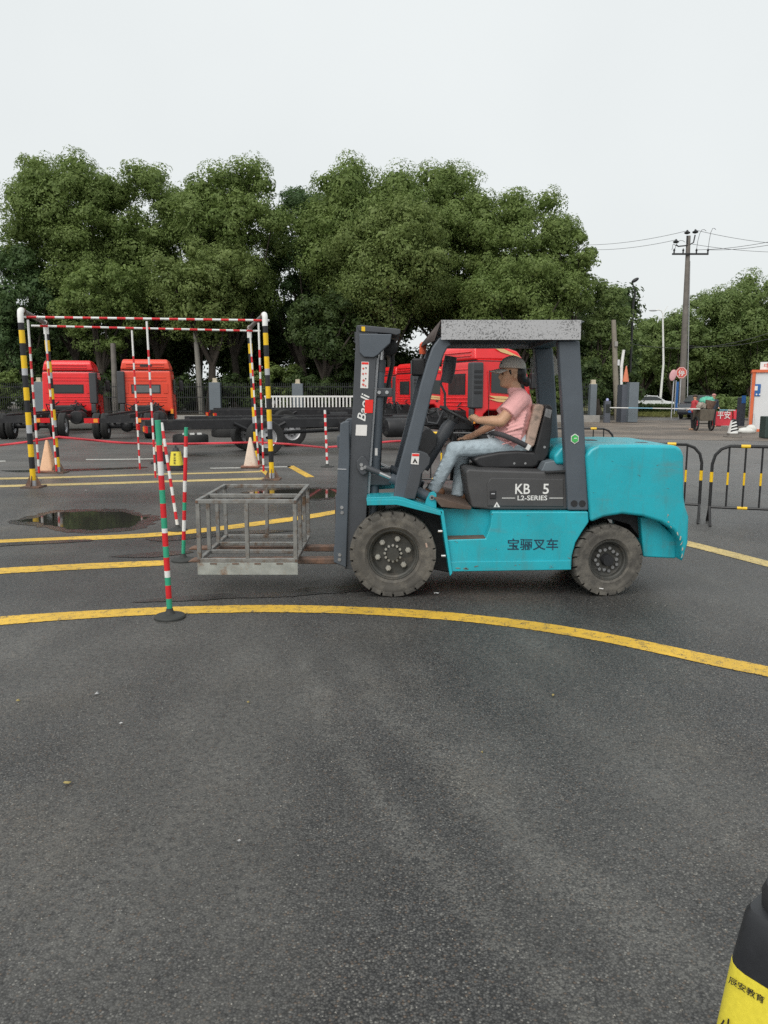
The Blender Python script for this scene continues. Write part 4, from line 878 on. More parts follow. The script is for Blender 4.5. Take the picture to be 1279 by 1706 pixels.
    q = m.build('air_intake', pm('intake_plastic', (.05, .053, .058), .6, 0, .1, 3), t, bevel=.05)
    for k in range(5): MB().bx(c0 - .10, c0 + .18, stack * 1.272, stack * 1.282, 1.7 + .16 * k, 1.78 + .16 * k).build('louvre', BLACKP, q)
    if fair:
        z0 = zr - .03
        pr = [(c0 + .0, z0), (c0 + .02, z0 + .36), (c0 + .16, cabH), (c0 + .95, cabH - .02), (c1 - .5, z0 + .30), (c1 - .3, z0 + .02)]
        m = MB(); k = len(pr); vs = [(x, s * (1.12 - max(0, z - z0) * .22), z) for s in (-1, 1) for x, z in pr]
        m._add(vs, [tuple(range(k)), tuple(range(k, 2 * k))[::-1]] + [(i, (i + 1) % k, k + (i + 1) % k, k + i) for i in range(k)])
        rf = m.build('roof_fairing', paint, t, bevel=.08, seg=3, ang=25)
        MB().bx(c0 + .05, c1 - .4, -1.14, 1.14, z0 - .035, z0 - .005).build('roof_seam', BLACKP, rf)
        for z in (.12, .24): MB().bx(c0 - .03, c0 + .01, -.85, .85, z0 + z, z0 + z + .04).build('rib', paint, rf, bevel=.01, seg=1)
        if roof_box: MB().bx(c0 - .035, c0 - .01, -.3, .22, z0 + .14, z0 + .26).build('vent', BLACKP, rf)
        if stripe:
            for s in (-1, 1):
                y = s * 1.075; MB().prism([(c0 + .75, y, z0 + .36), (c0 + 1.05, y, z0 + .36), (c1 - .45, y + s * .02, z0 + .12), (c1 - .5, y + s * .02, z0 + .1), (c0 + .95, y, z0 + .26)], (0, s * .02, 0)).build('gold_stripe', GOLD, rf)
    return t
def place(t, x, y, deg): t.location = (x, y, 0); t.rotation_euler = (0, 0, R(deg))
tA = make_truck('bright red chassis truck seen from behind at the left edge', TRED, L=11.2, cab=9.2, stripe=False); place(tA, -13.0, 27.4, 100.9)
tB = make_truck('orange red chassis truck seen from behind, second from the left', TRED2, L=11.2, cab=9.2, stripe=False, cabH=3.3, roof_box=True, stack=1); place(tB, -9.42, 27.4, 100.7)
tC = make_truck('nearest red truck in profile with a long black chassis and gold cab stripes', TRED, L=12, axle=3.15, cab=9.8, cabH=3.22, spare=True, win=(.5, 1.72, 2.28)); place(tC, -6.6, 21.2, 24)
def again(src, x, y, deg, label):
    c = copy_tree(src); c['label'] = label; place(c, x, y, deg); return c
again(tC, -6.34, 24.9, 24, 'red truck parked second behind the driver, cab half hidden by the nearest one')
again(tC, -7.9, 35.6, 24, 'red truck whose cab shows just right of the forklift mast cylinder')
again(tC, -8.75, 40.2, 24, 'rearmost red truck with its cab tight against the forklift mast')
# ------------------------------------------------------------------ driving course: poles, frame, cones, tape, barriers
SM = [REDP, WHT, GRN, YEL, BLK, GREYT]
KEY = {'r': 0, 'w': 1, 'g': 2, 'y': 3, 'k': 4, 's': 5}
def striped(name, p0, p1, r, pat, parent=None, n=12):
    """pat: list of (letter, weight) from p0 to p1"""
    p0, p1 = Vector(p0), Vector(p1); tot = sum(w for _, w in pat); a = 0; m = MB()
    for i, (k, w) in enumerate(pat):
        b = a + w; m.tube(p0.lerp(p1, a / tot), p0.lerp(p1, b / tot), r, r, n, KEY[k], caps='a' if i == 0 else ('b' if i == len(pat) - 1 else False)); a = b
    return m.build(name, SM, parent)
def alt(s, n, w=1.): return [(s[i % len(s)], w * random.uniform(.9, 1.1)) for i in range(n)]
# slalom poles on round black rubber bases
def base_disc(c, r, parent): 
    MB().lathe([(r, 0), (r, .012), (r * .93, .022), (r * .35, .035), (r * .22, .06), (r * .2, .075), (.0, .075)], c, n=30).build('base', pm('base_rubber', (.03, .032, .03), .7, 0, .2, 8), parent)
c = G(283, 1029); t = thing('slalom_pole', c, 'tall red, white and green striped pole on a round base on the nearest yellow line', 'pole', 'slalom poles')
base_disc(c, .118, t)
striped('shaft', c + Vector((0, 0, .05)), W(262.5, 700, c.y - .02), .0215, [('g', 90), ('r', 90), ('g', 55), ('w', 45), ('r', 90), ('g', 75), ('r', 90), ('w', 30), ('g', 70), ('r', 95), ('g', 90), ('r', 95), ('w', 90), ('r', 105), ('g', 160)], t, 14)
c = G(305.5, 934); t = thing('slalom_pole', c, 'red, white and green striped pole on a round base beside the steel cage', 'pole', 'slalom poles')
base_disc(c, .122, t)
striped('shaft', c + Vector((0, 0, .05)), W(310, 712, c.y), .019, [('g', 110), ('r', 60), ('w', 75), ('r', 65), ('g', 55), ('r', 70), ('w', 75), ('r', 155), ('w', 70), ('r', 70), ('g', 57)], t, 14)
c = G(296, 884); t = thing('slalom_pole', c, 'leaning red and white striped pole between the two green striped poles', 'pole', 'slalom poles')
base_disc(c, .12, t)
striped('shaft', c + Vector((0, 0, .04)), W(269, 704, c.y + .1), .019, alt('wr', 13), t)
c = G(545, 778); t = thing('slalom_pole', c, 'short thin red and white pole on a base left of the forklift mast', 'pole', 'slalom poles')
base_disc(c, .16, t); striped('shaft', c + Vector((0, 0, .05)), W(541, 683, c.y), .028, alt('wr', 13), t)
# entry frame: two black and yellow portal frames carrying striped bars
def portal(ub, vb, ut, vt, ub2, vb2, ut2, vt2, label, pat1, pat2):
    a = G(ub, vb); b = W(ut, vt, a.y); a2 = G(ub2, vb2); b2 = W(ut2, vt2, a2.y)
    b.z = b2.z = (b.z + b2.z) / 2
    t = thing('portal_frame', (a + a2) / 2, label, 'frame', 'black and yellow portal frames')
    for p, q, pat in ((a, b, pat1), (a2, b2, pat2)):
        s = striped('post', p + Vector((0, 0, .01)), q - Vector((0, 0, .12)), .049, pat, t, 16)
        MB().box(p + Vector((0, 0, .015)), (.34, .34, .03)).build('foot_plate', RUST, s)
        for k in range(4):
            d = Vector((math.cos(R(90 * k)), math.sin(R(90 * k)), 0)); n_ = Vector((-d.y, d.x, 0)) * .006
            MB().prism([p + d * .06 + Vector((0, 0, .03)) - n_, p + d * .15 + Vector((0, 0, .03)) - n_, p + d * .06 + Vector((0, 0, .22)) - n_], n_ * 2).build('gusset', RUST, s)
    d = (b2 - b).normalized()
    MB().sweep([b - Vector((0, 0, .22)), b - Vector((0, 0, .06)), b + d * .025 + Vector((0, 0, -.012)), b + d * .09 + Vector((0, 0, .005)), b + d * .2 + Vector((0, 0, .005))], .053, 14).build('elbow', WHT, t)
    MB().sweep([b2 - Vector((0, 0, .22)), b2 - Vector((0, 0, .06)), b2 - d * .025 + Vector((0, 0, -.012)), b2 - d * .09 + Vector((0, 0, .005)), b2 - d * .2 + Vector((0, 0, .005))], .053, 14).build('elbow', WHT, t)
    MB().tube(b + d * .2 + Vector((0, 0, .005)), b2 - d * .2 + Vector((0, 0, .005)), .045, n=14).build('top_pipe', CAGE, t)
    m = MB()
    for q in (b + d * .15, b2 - d * .15):
        for k in range(3):
            o_ = q + d * (.05 * k); ring = [o_ + Vector((0, 0, .005)) + (Vector((1, 0, 0)) * math.cos(R(x)) + Vector((0, 0, 1)) * math.sin(R(x))) * .054 for x in range(0, 361, 40)]; m.sweep(ring, .011, 5)
    m.build('wire_binding', RUST, t)
    return b, b2
Pb = [('s', 45), ('y', 80), ('k', 80), ('y', 85), ('k', 75), ('s', 55), ('y', 85), ('k', 80), ('y', 85), ('k', 80), ('s', 45), ('y', 85), ('k', 80), ('y', 85), ('k', 85)]
L1, L2 = portal(56, 812, 33, 514, 97, 788, 76, 541, 'black and yellow portal frame with white elbows at the left', Pb, Pb)
R1, R2 = portal(453, 799, 441, 526, 428, 775, 415, 545, 'black and yellow portal frame with white elbows left of the forklift', Pb, Pb)
def hbar(a, b, label): return tag(striped('striped_bar', a, b, .022, alt('wr', 29), None), label, 'bar', 'striped bars of the entry frame')
off = Vector((0, 0, -.085))
Lm, Rm = L1 + (L2 - L1) * .14 + off, R1 + (R2 - R1) * .10 + off
Ln, Rn = L1 + (L2 - L1) * .86 + off, R1 + (R2 - R1) * .90 + off
ex = (Rm - Lm).normalized() * .12; hbar(Lm - ex, Rm + ex, 'front red and white striped bar across the tops of the portal frames')
ex = (Rn - Ln).normalized() * .22; hbar(Ln - ex, Rn + ex, 'rear red and white striped bar across the tops of the portal frames')
def stick(a, ub, vb, label):
    e = W(ub, vb, a.y); return tag(striped('hanging_pole', e, a, .020, alt('rw', 19)[:-1] + [('w', 2.6)], None), label, 'pole', 'thin poles hanging in the entry frame')
def at_u(a, b, u):
    best = min((a.lerp(b, k / 400) for k in range(401)), key=lambda p: abs(639.5 + FPX * p.x / ((p.y * cp) + (CAM_H - p.z) * sp) - u)); return best
dn = Vector((0, -.03, -.05))
stick(at_u(Lm, Rm, 47) + dn, 65, 788, 'thin red and white hanging pole beside the front left portal post')
stick(at_u(Ln, Rn, 76) + dn, 94, 785, 'thin red and white hanging pole crossing the rear left portal post')
stick(at_u(Ln, Rn, 220) + dn, 233, 782, 'left one of the two thin hanging poles in front of the second red truck')
stick(at_u(Lm, Rm, 245) + dn, 259, 796, 'right one of the two thin hanging poles in front of the second red truck')
stick(at_u(Ln, Rn, 417) + dn, 431, 778, 'thin red and white hanging pole beside the rear right portal post')
stick(at_u(Lm, Rm, 431) + dn, 439, 785, 'thin red and white hanging pole between the right portal posts')
# cones
def cone(u, v, h, label, rb=.19, body=ORANGE):
    c = G(u, v); t = thing('traffic_cone', c, label, 'cone', 'faded traffic cones')
    MB().prism([c + Vector((x, y, .005)) for x, y in ((-.21, -.2), (.21, -.2), (.21, .2), (-.21, .2))], (0, 0, .05)).build('base', CONEBASE, t, bevel=.015)
    b = MB(); s0, s1 = .155, .028
    ring = lambda s, z: [c + Vector((math.copysign(abs(math.cos(R(a))) ** .45, math.cos(R(a))) * s, math.copysign(abs(math.sin(R(a))) ** .45, math.sin(R(a))) * s, z)) for a in range(0, 360, 15)]
    vs = ring(s0, .055) + ring(s0 * .94, .10) + ring(s1, h - .02) + ring(s1 * .7, h); n = 24
    b._add(vs, [(i * n + j, i * n + (j + 1) % n, (i + 1) * n + (j + 1) % n, (i + 1) * n + j) for i in range(3) for j in range(n)] + [tuple(range(3 * n, 4 * n))], 0, True); b.build('body', body, t)
    return t
cone(81, 787, .70, 'faded pale orange traffic cone beside the rear left portal post')
cone(418, 779, .70, 'faded whitish traffic cone beside the rear right portal post', body=pm('bleached_cone', (.66, .53, .43), .6, 0, .1, 6, dirt=(.5, .3, .22), dirt_amt=.3))
c = G(294, 783); t = thing('warning_cone', c, 'small yellow warning bollard with black top and base between the poles', 'cone')
def sqring(c, s, z, rot=0): return [c + Matrix.Rotation(rot, 3, 'Z') @ Vector((math.copysign(abs(math.cos(R(a))) ** .5, math.cos(R(a))) * s, math.copysign(abs(math.sin(R(a))) ** .5, math.sin(R(a))) * s, z)) for a in range(0, 360, 15)]
def frust(c, st, rot=0, mi=None):
    m = MB(); n = 24; vs = []
    for s, z in st: vs += sqring(c, s, z, rot)
    m._add(vs, [(i * n + j, i * n + (j + 1) % n, (i + 1) * n + (j + 1) % n, (i + 1) * n + j) for i in range(len(st) - 1) for j in range(n)] + [tuple(range((len(st) - 1) * n, len(st) * n)), tuple(range(n))[::-1]], 0, True)
    return m
frust(c, [(.22, 0), (.22, .04), (.15, .05), (.145, .11)]).build('base', BLACKP, t); frust(c, [(.14, .112), (.098, .42)]).build('sleeve', YCONE, t)
frust(c, [(.098, .421), (.07, .43), (.05, .5), (.02, .51), (.018, .55)]).build('cap', BLACKP, t)
m = MB()
text('lettering', '禁\n止\n停\n车', c + Vector((0, -.128, .26)), (1, 0, 0), (0, .135, 1), .055, .25, INKB, t)
c = G(268, 772); t = thing('warning_cone', c, 'small orange and black striped bollard hidden behind the striped poles', 'cone')
frust(c, [(.22, 0), (.22, .05), (.16, .06), (.12, .3)]).build('base', BLACKP, t); frust(c, [(.13, .3), (.09, .55)]).build('sleeve', ORANGE, t)
c = G(1220, 728.5); t = thing('warning_cone', c, 'black and white diagonally striped cone standing near the booth', 'cone')
frust(c, [(.3, 0), (.3, .05), (.19, .07), (.185, .16)]).build('base', CONCD, t); b_ = frust(c, [(.175, .162), (.09, .66)]).build('sleeve', WHT, t); frust(c, [(.088, .661), (.07, .7), (.05, .72)]).build('cap', BLACKP, t)
for k in range(4):
    z = .24 + .12 * k; s0, s1 = .175 - (z - .16) * .17 + .004, .175 - (z + .05 - .16) * .17 + .004
    MB()._add([c + Vector((-s0, -s0, z - .02)), c + Vector((s0, -s0 + .012, z + .05)), c + Vector((s1, -s1 + .003, z + .11)), c + Vector((-s1, -s1 - .004, z + .04))], [(0, 1, 2, 3)]).build('stripe', BLK, b_)
# barrier tape strung round the course
TAPE = pm('red_barrier_tape', (.66, .06, .08), .4, 0, .15, 4)
def tape(pts, label, w=.05):
    p = catmull(pts, 10); m = MB(); vs = []
    for i, q in enumerate(p):
        tw = .4 * math.sin(i * .5); vs += [q + Vector((0, tw * w * .5, w / 2)), q - Vector((0, tw * w * .5, w / 2))]
    m._add(vs, [(2 * i, 2 * i + 1, 2 * i + 3, 2 * i + 2) for i in range(len(p) - 1)])
    o = m.build('barrier_tape', TAPE); s = o.modifiers.new('solid', 'SOLIDIFY'); s.thickness = .002
    return tag(o, label, 'tape', 'red barrier tapes')
YT = G(97, 788).y - .07
def zt(u, v, Y): return W(u, v, Y)
tape([zt(-30, 746, YT - .8), zt(0, 742, YT - .6), zt(50, 735.5, YT - .3), zt(97, 728, YT)], 'red barrier tape rising from the left edge to the rear left portal post', .045)
tape([zt(97, 728, YT), zt(150, 733, YT + .5), zt(210, 738, YT + .9), zt(290, 739.5, YT + 1.2), zt(360, 738.5, YT + 1.4), zt(428, 737, G(428, 775).y - .07)], 'long red barrier tape sagging between the rear portal posts', .05)
tape([zt(428, 737, G(428, 775).y - .07), zt(480, 740, 16.3), zt(541, 746, G(545, 778).y)], 'red barrier tape from the right portal post to the short thin pole', .045)
tape([zt(545, 745, G(545, 778).y), zt(600, 741, 16.4), zt(660, 735, 16.8), zt(740, 735, 17)], 'red barrier tape running on behind the forklift mast', .045)
# crowd control barriers
def crowd(c0, c1, label, H=1.02, z0=.0, feet=True, high=False):
    c0, c1 = Vector(c0), Vector(c1); d = (c1 - c0).normalized(); L = (c1 - c0).length; up = Vector((0, 0, 1)); n_ = Vector((-d.y, d.x, 0))
    t = thing('crowd_barrier', (c0 + c1) / 2, label, 'barrier', 'black and yellow crowd barriers')
    P = lambda s, z: c0 + d * s + up * z
    BM = [pm('barrier_black', (.016, .016, .017), .4, 0, .2, 8), YEL]
    m = MB(); m.sweep([P(0, .22), P(0, .78), P(.03, .9), P(.1, .98), P(.2, H), P(L - .2, H), P(L - .1, .98), P(L - .03, .9), P(L, .78), P(L, .22)], .021, 8); m.tube(P(0, .22), P(L, .22), .018, n=8)
    fr = m.build('frame', BM[0], t)
    for s in (0, L): MB().tube(P(s, .55), P(s, .68), .0225, n=8).build('yellow_band', BM[1], fr)
    for s in (.33, L - .33): MB().tube(P(s, H), P(s + .11, H), .0228, n=8).build('yellow_band', BM[1], fr); MB().tube(P(s, .22), P(s + .12, .22), .0195, n=8).build('yellow_band', BM[1], fr)
    k = 10
    for i in range(1, k):
        s = L * i / k; q = MB().tube(P(s, .22), P(s, H), .0125, n=7).build('upright', BM[0], t); MB().tube(P(s, .52), P(s, .68), .0142, n=7).build('yellow_band', BM[1], q)
    for s in (.0, L):
        MB().sweep([P(s, .0) + n_ * .26, P(s, .05) + n_ * .2, P(s, .2) + n_ * .03, P(s, .24), P(s, .2) - n_ * .03, P(s, .05) - n_ * .2, P(s, 0) - n_ * .26], .018, 7).build('foot', BM[0], t)
    return t
a = G(1180, 872); crowd(a, a + Vector((1.85, -.62, 0)), 'black and yellow crowd barrier cut off by the right edge')
a = G(1163, 868); crowd(a, a + Vector((-1.75, .75, 0)), 'black and yellow crowd barrier half hidden behind the forklift counterweight')
Yc = 15.0; q = W(1022, 735, Yc); crowd((q.x, Yc, 0), (q.x - 1.9, Yc + .4, 0), 'black and yellow crowd barrier whose top shows above the counterweight')
q = W(880, 735, 13); crowd((q.x, 13, 0), (q.x - 1.8, 13.4, 0), 'black and yellow crowd barrier seen under the steering wheel')
q = W(900, 735, 14); c = Vector((W(912, 740, 14).x, 14, 0)); t = thing('warning_cone', c, 'black and yellow striped bollard seen between the seat and the rear pillar', 'cone')
frust(c, [(.22, 0), (.22, .05), (.16, .06), (.12, .45)]).build('base', BLACKP, t); b_ = frust(c, [(.118, .451), (.085, .98)]).build('sleeve', WHT, t); frust(c, [(.084, .981), (.06, 1.05)]).build('cap', ORANGE, t)
for k in range(4):
    z = .55 + .11 * k; s = .118 - (z - .45) * .062 + .006; MB()._add([c + Vector((-s, -s, z)), c + Vector((s, -s, z + .09)), c + Vector((s, -s, z + .14)), c + Vector((-s, -s, z + .05))], [(0, 1, 2, 3)]).build('stripe', BLK, b_)
# bollard at the lower right corner, close to the camera
c = Vector((.868, 1.475, 0)); rot = R(-52); t = thing('warning_bollard', c, 'black bollard with a yellow lettered sleeve cut off in the lower right corner', 'bollard')
frust(c, [(.2, 0), (.2, .04), (.15, .05), (.14, .16)], rot).build('base', BLACKP, t)
sl = frust(c, [(.132, .162), (.101, .472)], rot).build('sleeve', YCONE, t)
frust(c, [(.100, .473), (.084, .588), (.076, .602), (.05, .608)], rot).build('shoulder', pm('bollard_black', (.018, .019, .022), .4, 0, .15, 20), t)
MB().lathe([(.066, .60), (.068, .632), (.060, .655), (.035, .668), (.0, .672)], c, n=20).build('cap', BLACKP, t)
Rz = Matrix.Rotation(rot - R(0), 3, 'Z')
fr, fu = Rz @ Vector((1, 0, 0)), (Rz @ Vector((0, .10, 1))).normalized()
fn = fr.cross(fu)
def on(sx, z): 
    s = .132 - (z - .162) * .1006; return c + Rz @ Vector((sx, -s, z)) + fn * .002
text('lettering', '辰安教育', on(-.042, .446), fr, fu, .076, .017, INKB, sl)
text('lettering', '小心', on(-.052, .345), fr, fu, .07, .036, INKB, sl)
# ------------------------------------------------------------------ forklift (side-on; near flank at Y 6.25 m, far flank at 7.45 m)
YN, YF = 6.25, 7.45
YC = (YN + YF) / 2
fk = thing('forklift', (W(845, 960, YN).x, YC, 0), 'teal counterbalance forklift with charcoal mast and weathered roof, carrying a steel cage', 'forklift')
def fp(name, mats, poly, y0, y1, bevel=.006, seg=2, parent=None, ref=None, **k):
    ref = y0 if ref is None else ref
    pts = [Vector((p.x, y0, p.z)) for p in PL(poly, ref)]
    return MB().prism(pts, (0, y1 - y0, 0)).build(name, mats, parent or fk, bevel=bevel, seg=seg, **k)
# --- chassis, flank, step
body = fp('side_body', TEAL, [(748, 953), (952, 950), (953, 926), (959, 904), (970, 886), (981, 870), (980, 852.5), (819, 852.5), (817, 876), (809, 897), (744, 899)], YN + .03, YF - .03, .012, 3, ref=YN + .03)
fp('lower_sill_fold', TEAL, [(749, 952), (951, 949), (951, 934), (748, 936)], YN + .018, YN + .032, .004, 2, parent=body, ref=YN + .02)
fp('step_recess', TEAL, [(736, 851), (822, 853), (818, 899), (743, 900)], YN + .17, YF - .17, .004, 2, parent=body, ref=YN + .03)
fp('step_tread', FLOORM, [(746, 897.4), (810, 896), (806, 899.6), (745, 900)], YN + .035, YN + .17, .003, 1, parent=body, ref=YN + .03)
fp('front_flap', TEAL, [(733, 851), (739, 851), (753.5, 955), (749.5, 960)], YN + .0, YN + .32, .003, 1, parent=body, ref=YN)
for u, v in ((736.5, 885), (742, 926)): c = W(u, v, YN - .005); MB().tube(c, c + Vector((-.035, 0, 0)), .012, n=8).build('bolt', STEEL, body)
for u in (741, 751, 764): pass
fp('floor_plate', FLOORM, [(722, 829), (730, 829), (786, 845), (784, 849.5), (735, 845)], YN + .06, YF - .06, .004, 1, ref=YN + .06)
fp('front_frame', DARKST, [(690, 838), (738, 853), (752, 955), (700, 945), (660, 900), (640, 870), (640, 850)], YN + .30, YF - .30, .01, 1, ref=YN + .3)
MB().tube((W(655, 923, YN).x, YN + .2, .362), (W(655, 923, YN).x, YF - .2, .362), .09, n=16).build('front_axle', DARKST, fk)
MB().bx(W(990, 930, YN).x, W(1045, 930, YN).x, YN + .22, YF - .22, .22, .45).build('steer_axle', DARKST, fk, bevel=.02)
def fender(y0, y1, ref, nm='fender'):
    return fp(nm, TEAL, [(610, 830.5), (612, 829), (660, 827.5), (672, 829.5), (737, 852), (736, 857.5), (671, 838), (660, 836), (611, 839)], y0, y1, .004, 2, ref=ref)
f1 = fender(YN + .0, YN + .30, YN); f2 = fender(YF - .30, YF, YN)
fp('fender_lip', TEAL, [(611, 833), (660, 832), (671, 834), (735, 854), (734, 859), (670, 843), (660, 841), (611, 842)], YN - .004, YN + .012, .003, 1, parent=f1, ref=YN)
# tilt cylinder ear
ear = fp('tilt_bracket', TEAL, [(706, 846), (711, 829), (716, 821), (723, 819), (727, 823), (727, 846)], YN + .10, YN + .15, .004, 2, ref=YN + .1)
c = W(719.5, 829, YN + .09); MB().tube(c, c + Vector((0, .02, 0)), .021, n=14).build('pin', STEEL, ear); MB().tube(c - Vector((0, .004, 0)), c, .010, n=10).build('pin_bore', BLACKP, ear)
# --- engine hood
hood = fp('engine_hood', HOODM, [(775, 786), (781, 781), (800, 782.5), (944, 787), (946, 850), (817, 850), (812, 849), (786, 846), (779, 815)], YN + .10, YF - .10, .022, 3, ref=YN + .1)
fp('hood_panel', HOODM, [(815, 799), (820, 796), (938, 798), (939, 844), (812, 843), (811, 806)], YN + .092, YN + .11, .006, 2, parent=hood, ref=YN + .1)
c = W(821, 824, YN + .088); MB().box(c, (.05, .01, .07)).build('latch', BLACKP, hood, bevel=.006); MB().box(c + Vector((0, -.006, .008)), (.03, .004, .008)).build('latch_bar', GREYT, hood)
yt = YN + .0905
rt, upv = (1, 0, 0), (0, 0, 1)
def txt(s, u0, u1, v0, v1, Y, m, par, nm='lettering', **k):
    a, b = W(u0, v1, Y), W(u1, v0, Y); return text(nm, s, ((a.x + b.x) / 2, Y, (a.z + b.z) / 2), rt, upv, b.x - a.x, b.z - a.z, m, par, **k)
txt('KB', 858, 883, 806, 823, yt, WHT, hood); txt('5', 904, 914.5, 806, 823, yt, WHT, hood); txt('L2-SERIES', 862, 911.5, 825.5, 833.5, yt, WHT, hood)
for u0, u1 in ((836, 858), (915, 938)): a, b = W(u0, 830.3, yt), W(u1, 829.3, yt); MB().bx(a.x, b.x, yt, yt + .002, a.z, b.z).build('print_line', WHT, hood)
MB().prism([W(822, 845, yt), W(833, 845, yt), W(827.5, 836, yt)], (0, .002, 0)).build('warning_triangle', STICK, hood)
MB().prism([W(826, 844, yt - .001), W(829, 844, yt - .001), W(827.5, 839, yt - .001)], (0, .0008, 0)).build('warning_mark', INKB, hood)
txt('宝骊叉车', 845, 930, 897, 916.5, YN + .028, INK, body)
fp('hood_rear_slope', GPILL, [(905, 788), (912, 772), (945, 766), (946, 789)], YN + .2, YF - .2, .01, 2, ref=YN + .1)
fp('hood_strap', BLACKP, [(908, 785.5), (944, 783), (944, 786.5), (908, 788)], YN + .07, YN + .105, .002, 1, ref=YN + .08)
# --- counterweight
cw = [(976, 758), (984, 748), (997, 741), (1060, 740.5), (1126, 742), (1136, 748), (1140, 760), (1140.5, 828), (1143, 845), (1148.5, 861), (1147, 905), (1137, 938.5), (1134, 902), (1122, 884), (1101, 870.5), (1071, 861), (1037, 857), (1006, 862), (984, 871)]
cwo = fp('counterweight', TEAL, cw, YN + .012, YF - .012, .052, 5, ang=28, ref=YN + .012)
fp('inner_block', TEAL, [(1076, 866), (1100, 866), (1136, 900), (1137, 937), (1081, 934)], YN + .16, YF - .16, .015, 3, parent=cwo, ref=YN + .02)
fp('arch_liner', DARKST, [(990, 868), (1037, 860), (1080, 866), (1082, 930), (1076, 900), (1060, 880), (1030, 872)], YN + .24, YF - .24, .004, 1, parent=cwo, ref=YN + .05)
fp('shoulder', TEAL, [(922, 760), (934, 745), (960, 739), (1000, 740), (1000, 775), (925, 775)], YN + .18, YF - .06, .03, 3, parent=cwo, ref=YN + .18)
for u, v in ((1052, 741), (1085, 740.6)):
    pass
c = W(1075, 741, YN + .2); MB().lathe([(.07, 0), (.07, .006), (.05, .012), (0, .012)], (c.x, YN + .32, c.z + .002), n=18).build('filler_cap', BLACKP, cwo)
MB().box((c.x - .35, YN + .62, c.z + .008), (.1, .16, .02)).build('lifting_eye', BLACKP, cwo, bevel=.01)
# chipped paint on the arch rim
m = MB(); rc = random.Random(2)
for (u, v) in ((1135, 905), (1136, 915), (1137, 925), (1133, 897), (1128, 890), (1117, 880), (1113, 868), (1112, 860)):
    q = W(u, v, YN + .008); pts = [q + Vector((rc.uniform(-.012, .012), 0, rc.uniform(-.022, .022))) for _ in range(5)]; cx = sum(pts, Vector()) / 5; pts.sort(key=lambda p: math.atan2(p.z - cx.z, p.x - cx.x)); m.prism(pts, (0, .003, 0))
m.build('paint_chips', pm('bare_primer', (.42, .40, .34), .8, 0, .2, 40), cwo)
# panel seams, hinges and scraped paint on the flank
for u in (984.0,): 
    a, b = W(u, 762, YN + .008), W(u - 1, 852, YN + .008)
m = MB()
for (u, v, s_) in ((772, 944, .05), (783, 946, .04), (794, 943, .03), (829, 915, .012), (861, 941, .02), (915, 944, .025), (947, 930, .02), (760, 903, .02), (820, 857, .015), (880, 858, .014), (1065, 792, .012), (1112, 814, .011), (990, 820, .012), (1020, 768, .01), (1095, 775, .012)):
    for k_ in range(3):
        q = W(u, v, YN + (.026 if u < 980 else .009)) + Vector((rc.uniform(-1, 1) * s_, 0, rc.uniform(-.35, .35) * s_)); pts = [q + Vector((rc.uniform(-.5, .5) * s_, 0, rc.uniform(-.12, .12) * s_)) for _ in range(6)]; cx = sum(pts, Vector()) / 6; pts.sort(key=lambda p: math.atan2(p.z - cx.z, p.x - cx.x)); 
        if u < 752 or v > 930: pts = [p + Vector((0, -.012, 0)) for p in pts]
        m.prism(pts, (0, .002, 0))
m.build('paint_scrapes', pm('scraped_metal', (.20, .19, .16), .8, 0, .4, 40), body)
# --- rear pillars and roof
def rear_pillar(y0, y1): return fp('rear_pillar', SLATE, [(930, 567), (966, 567), (971, 650), (981, 851), (946, 851), (938, 690)], y0, y1, .018, 3, ref=YN + .05)
p1 = rear_pillar(YN + .05, YN + .16); rear_pillar(YF - .16, YF - .05)
for u in (956.5, 970): c = W(u, 839, YN + .046); MB().tube(c, c + Vector((0, .012, 0)), .028, n=18).build('plug', BLACKP, p1)
c = W(957.5, 731, YN + .045)
MB().prism([c + Vector((.036 * math.cos(R(a)), 0, .042 * math.sin(R(a)))) for a in range(30, 390, 60)], (0, .004, 0)).build('sticker_border', STICK, p1)
MB().prism([c + Vector((.030 * math.cos(R(a)), -.002, .035 * math.sin(R(a)))) for a in range(30, 390, 60)], (0, .003, 0)).build('green_sticker', GREENST, p1)
MB().box(c + Vector((.004, -.003, .004)), (.024, .002, .006)).build('sticker_mark', STICK, p1)
def front_pillar(y, mat):
    ctr = [(747, 566), (738, 571), (730, 584), (722, 606), (712, 640), (692, 720), (672, 800), (664, 831)]; hwid = [10, 10.5, 11, 11, 11, 11.5, 13, 9]
    # tapered flat-tube pillar: outline offset left and right of its centre line
    pts = [W(u, v, YN + .04) for u, v in ctr]; l, r = [], []
    for i, p in enumerate(pts):
        d = (pts[min(i + 1, len(pts) - 1)] - pts[max(i - 1, 0)]).normalized(); n_ = Vector((-d.z, 0, d.x)); w = hwid[i] / FPX * 6.35
        l.append(p + n_ * w); r.append(p - n_ * w)
    poly = l + r[::-1]; poly = [Vector((p.x, y, p.z)) for p in poly]
    return MB().prism(poly, (0, .085, 0)).build('front_pillar', mat, fk, bevel=.014, seg=3, ang=50)
fpil = front_pillar(YN + .04, SLATE); front_pillar(YF - .125, SLATE)
cowl = fp('pillar_cowl', CHAR, [(672, 831), (690, 754), (699, 751), (712, 756), (717, 764), (715, 774), (702, 790), (699, 806), (691, 832)], YN + .03, YN + .12, .008, 2, ref=YN + .03)
fp('pillar_cowl', CHAR, [(672, 831), (690, 754), (699, 751), (712, 756), (717, 764), (715, 774), (702, 790), (699, 806), (691, 832)], YF - .12, YF - .03, .008, 2, ref=YN + .03)
a = [(686, 755), (698.5, 755.5), (697, 774), (684, 773)]; st = fp('warning_sticker', STICK, a, YN + .026, YN + .029, 0, ref=YN + .03, parent=cowl)
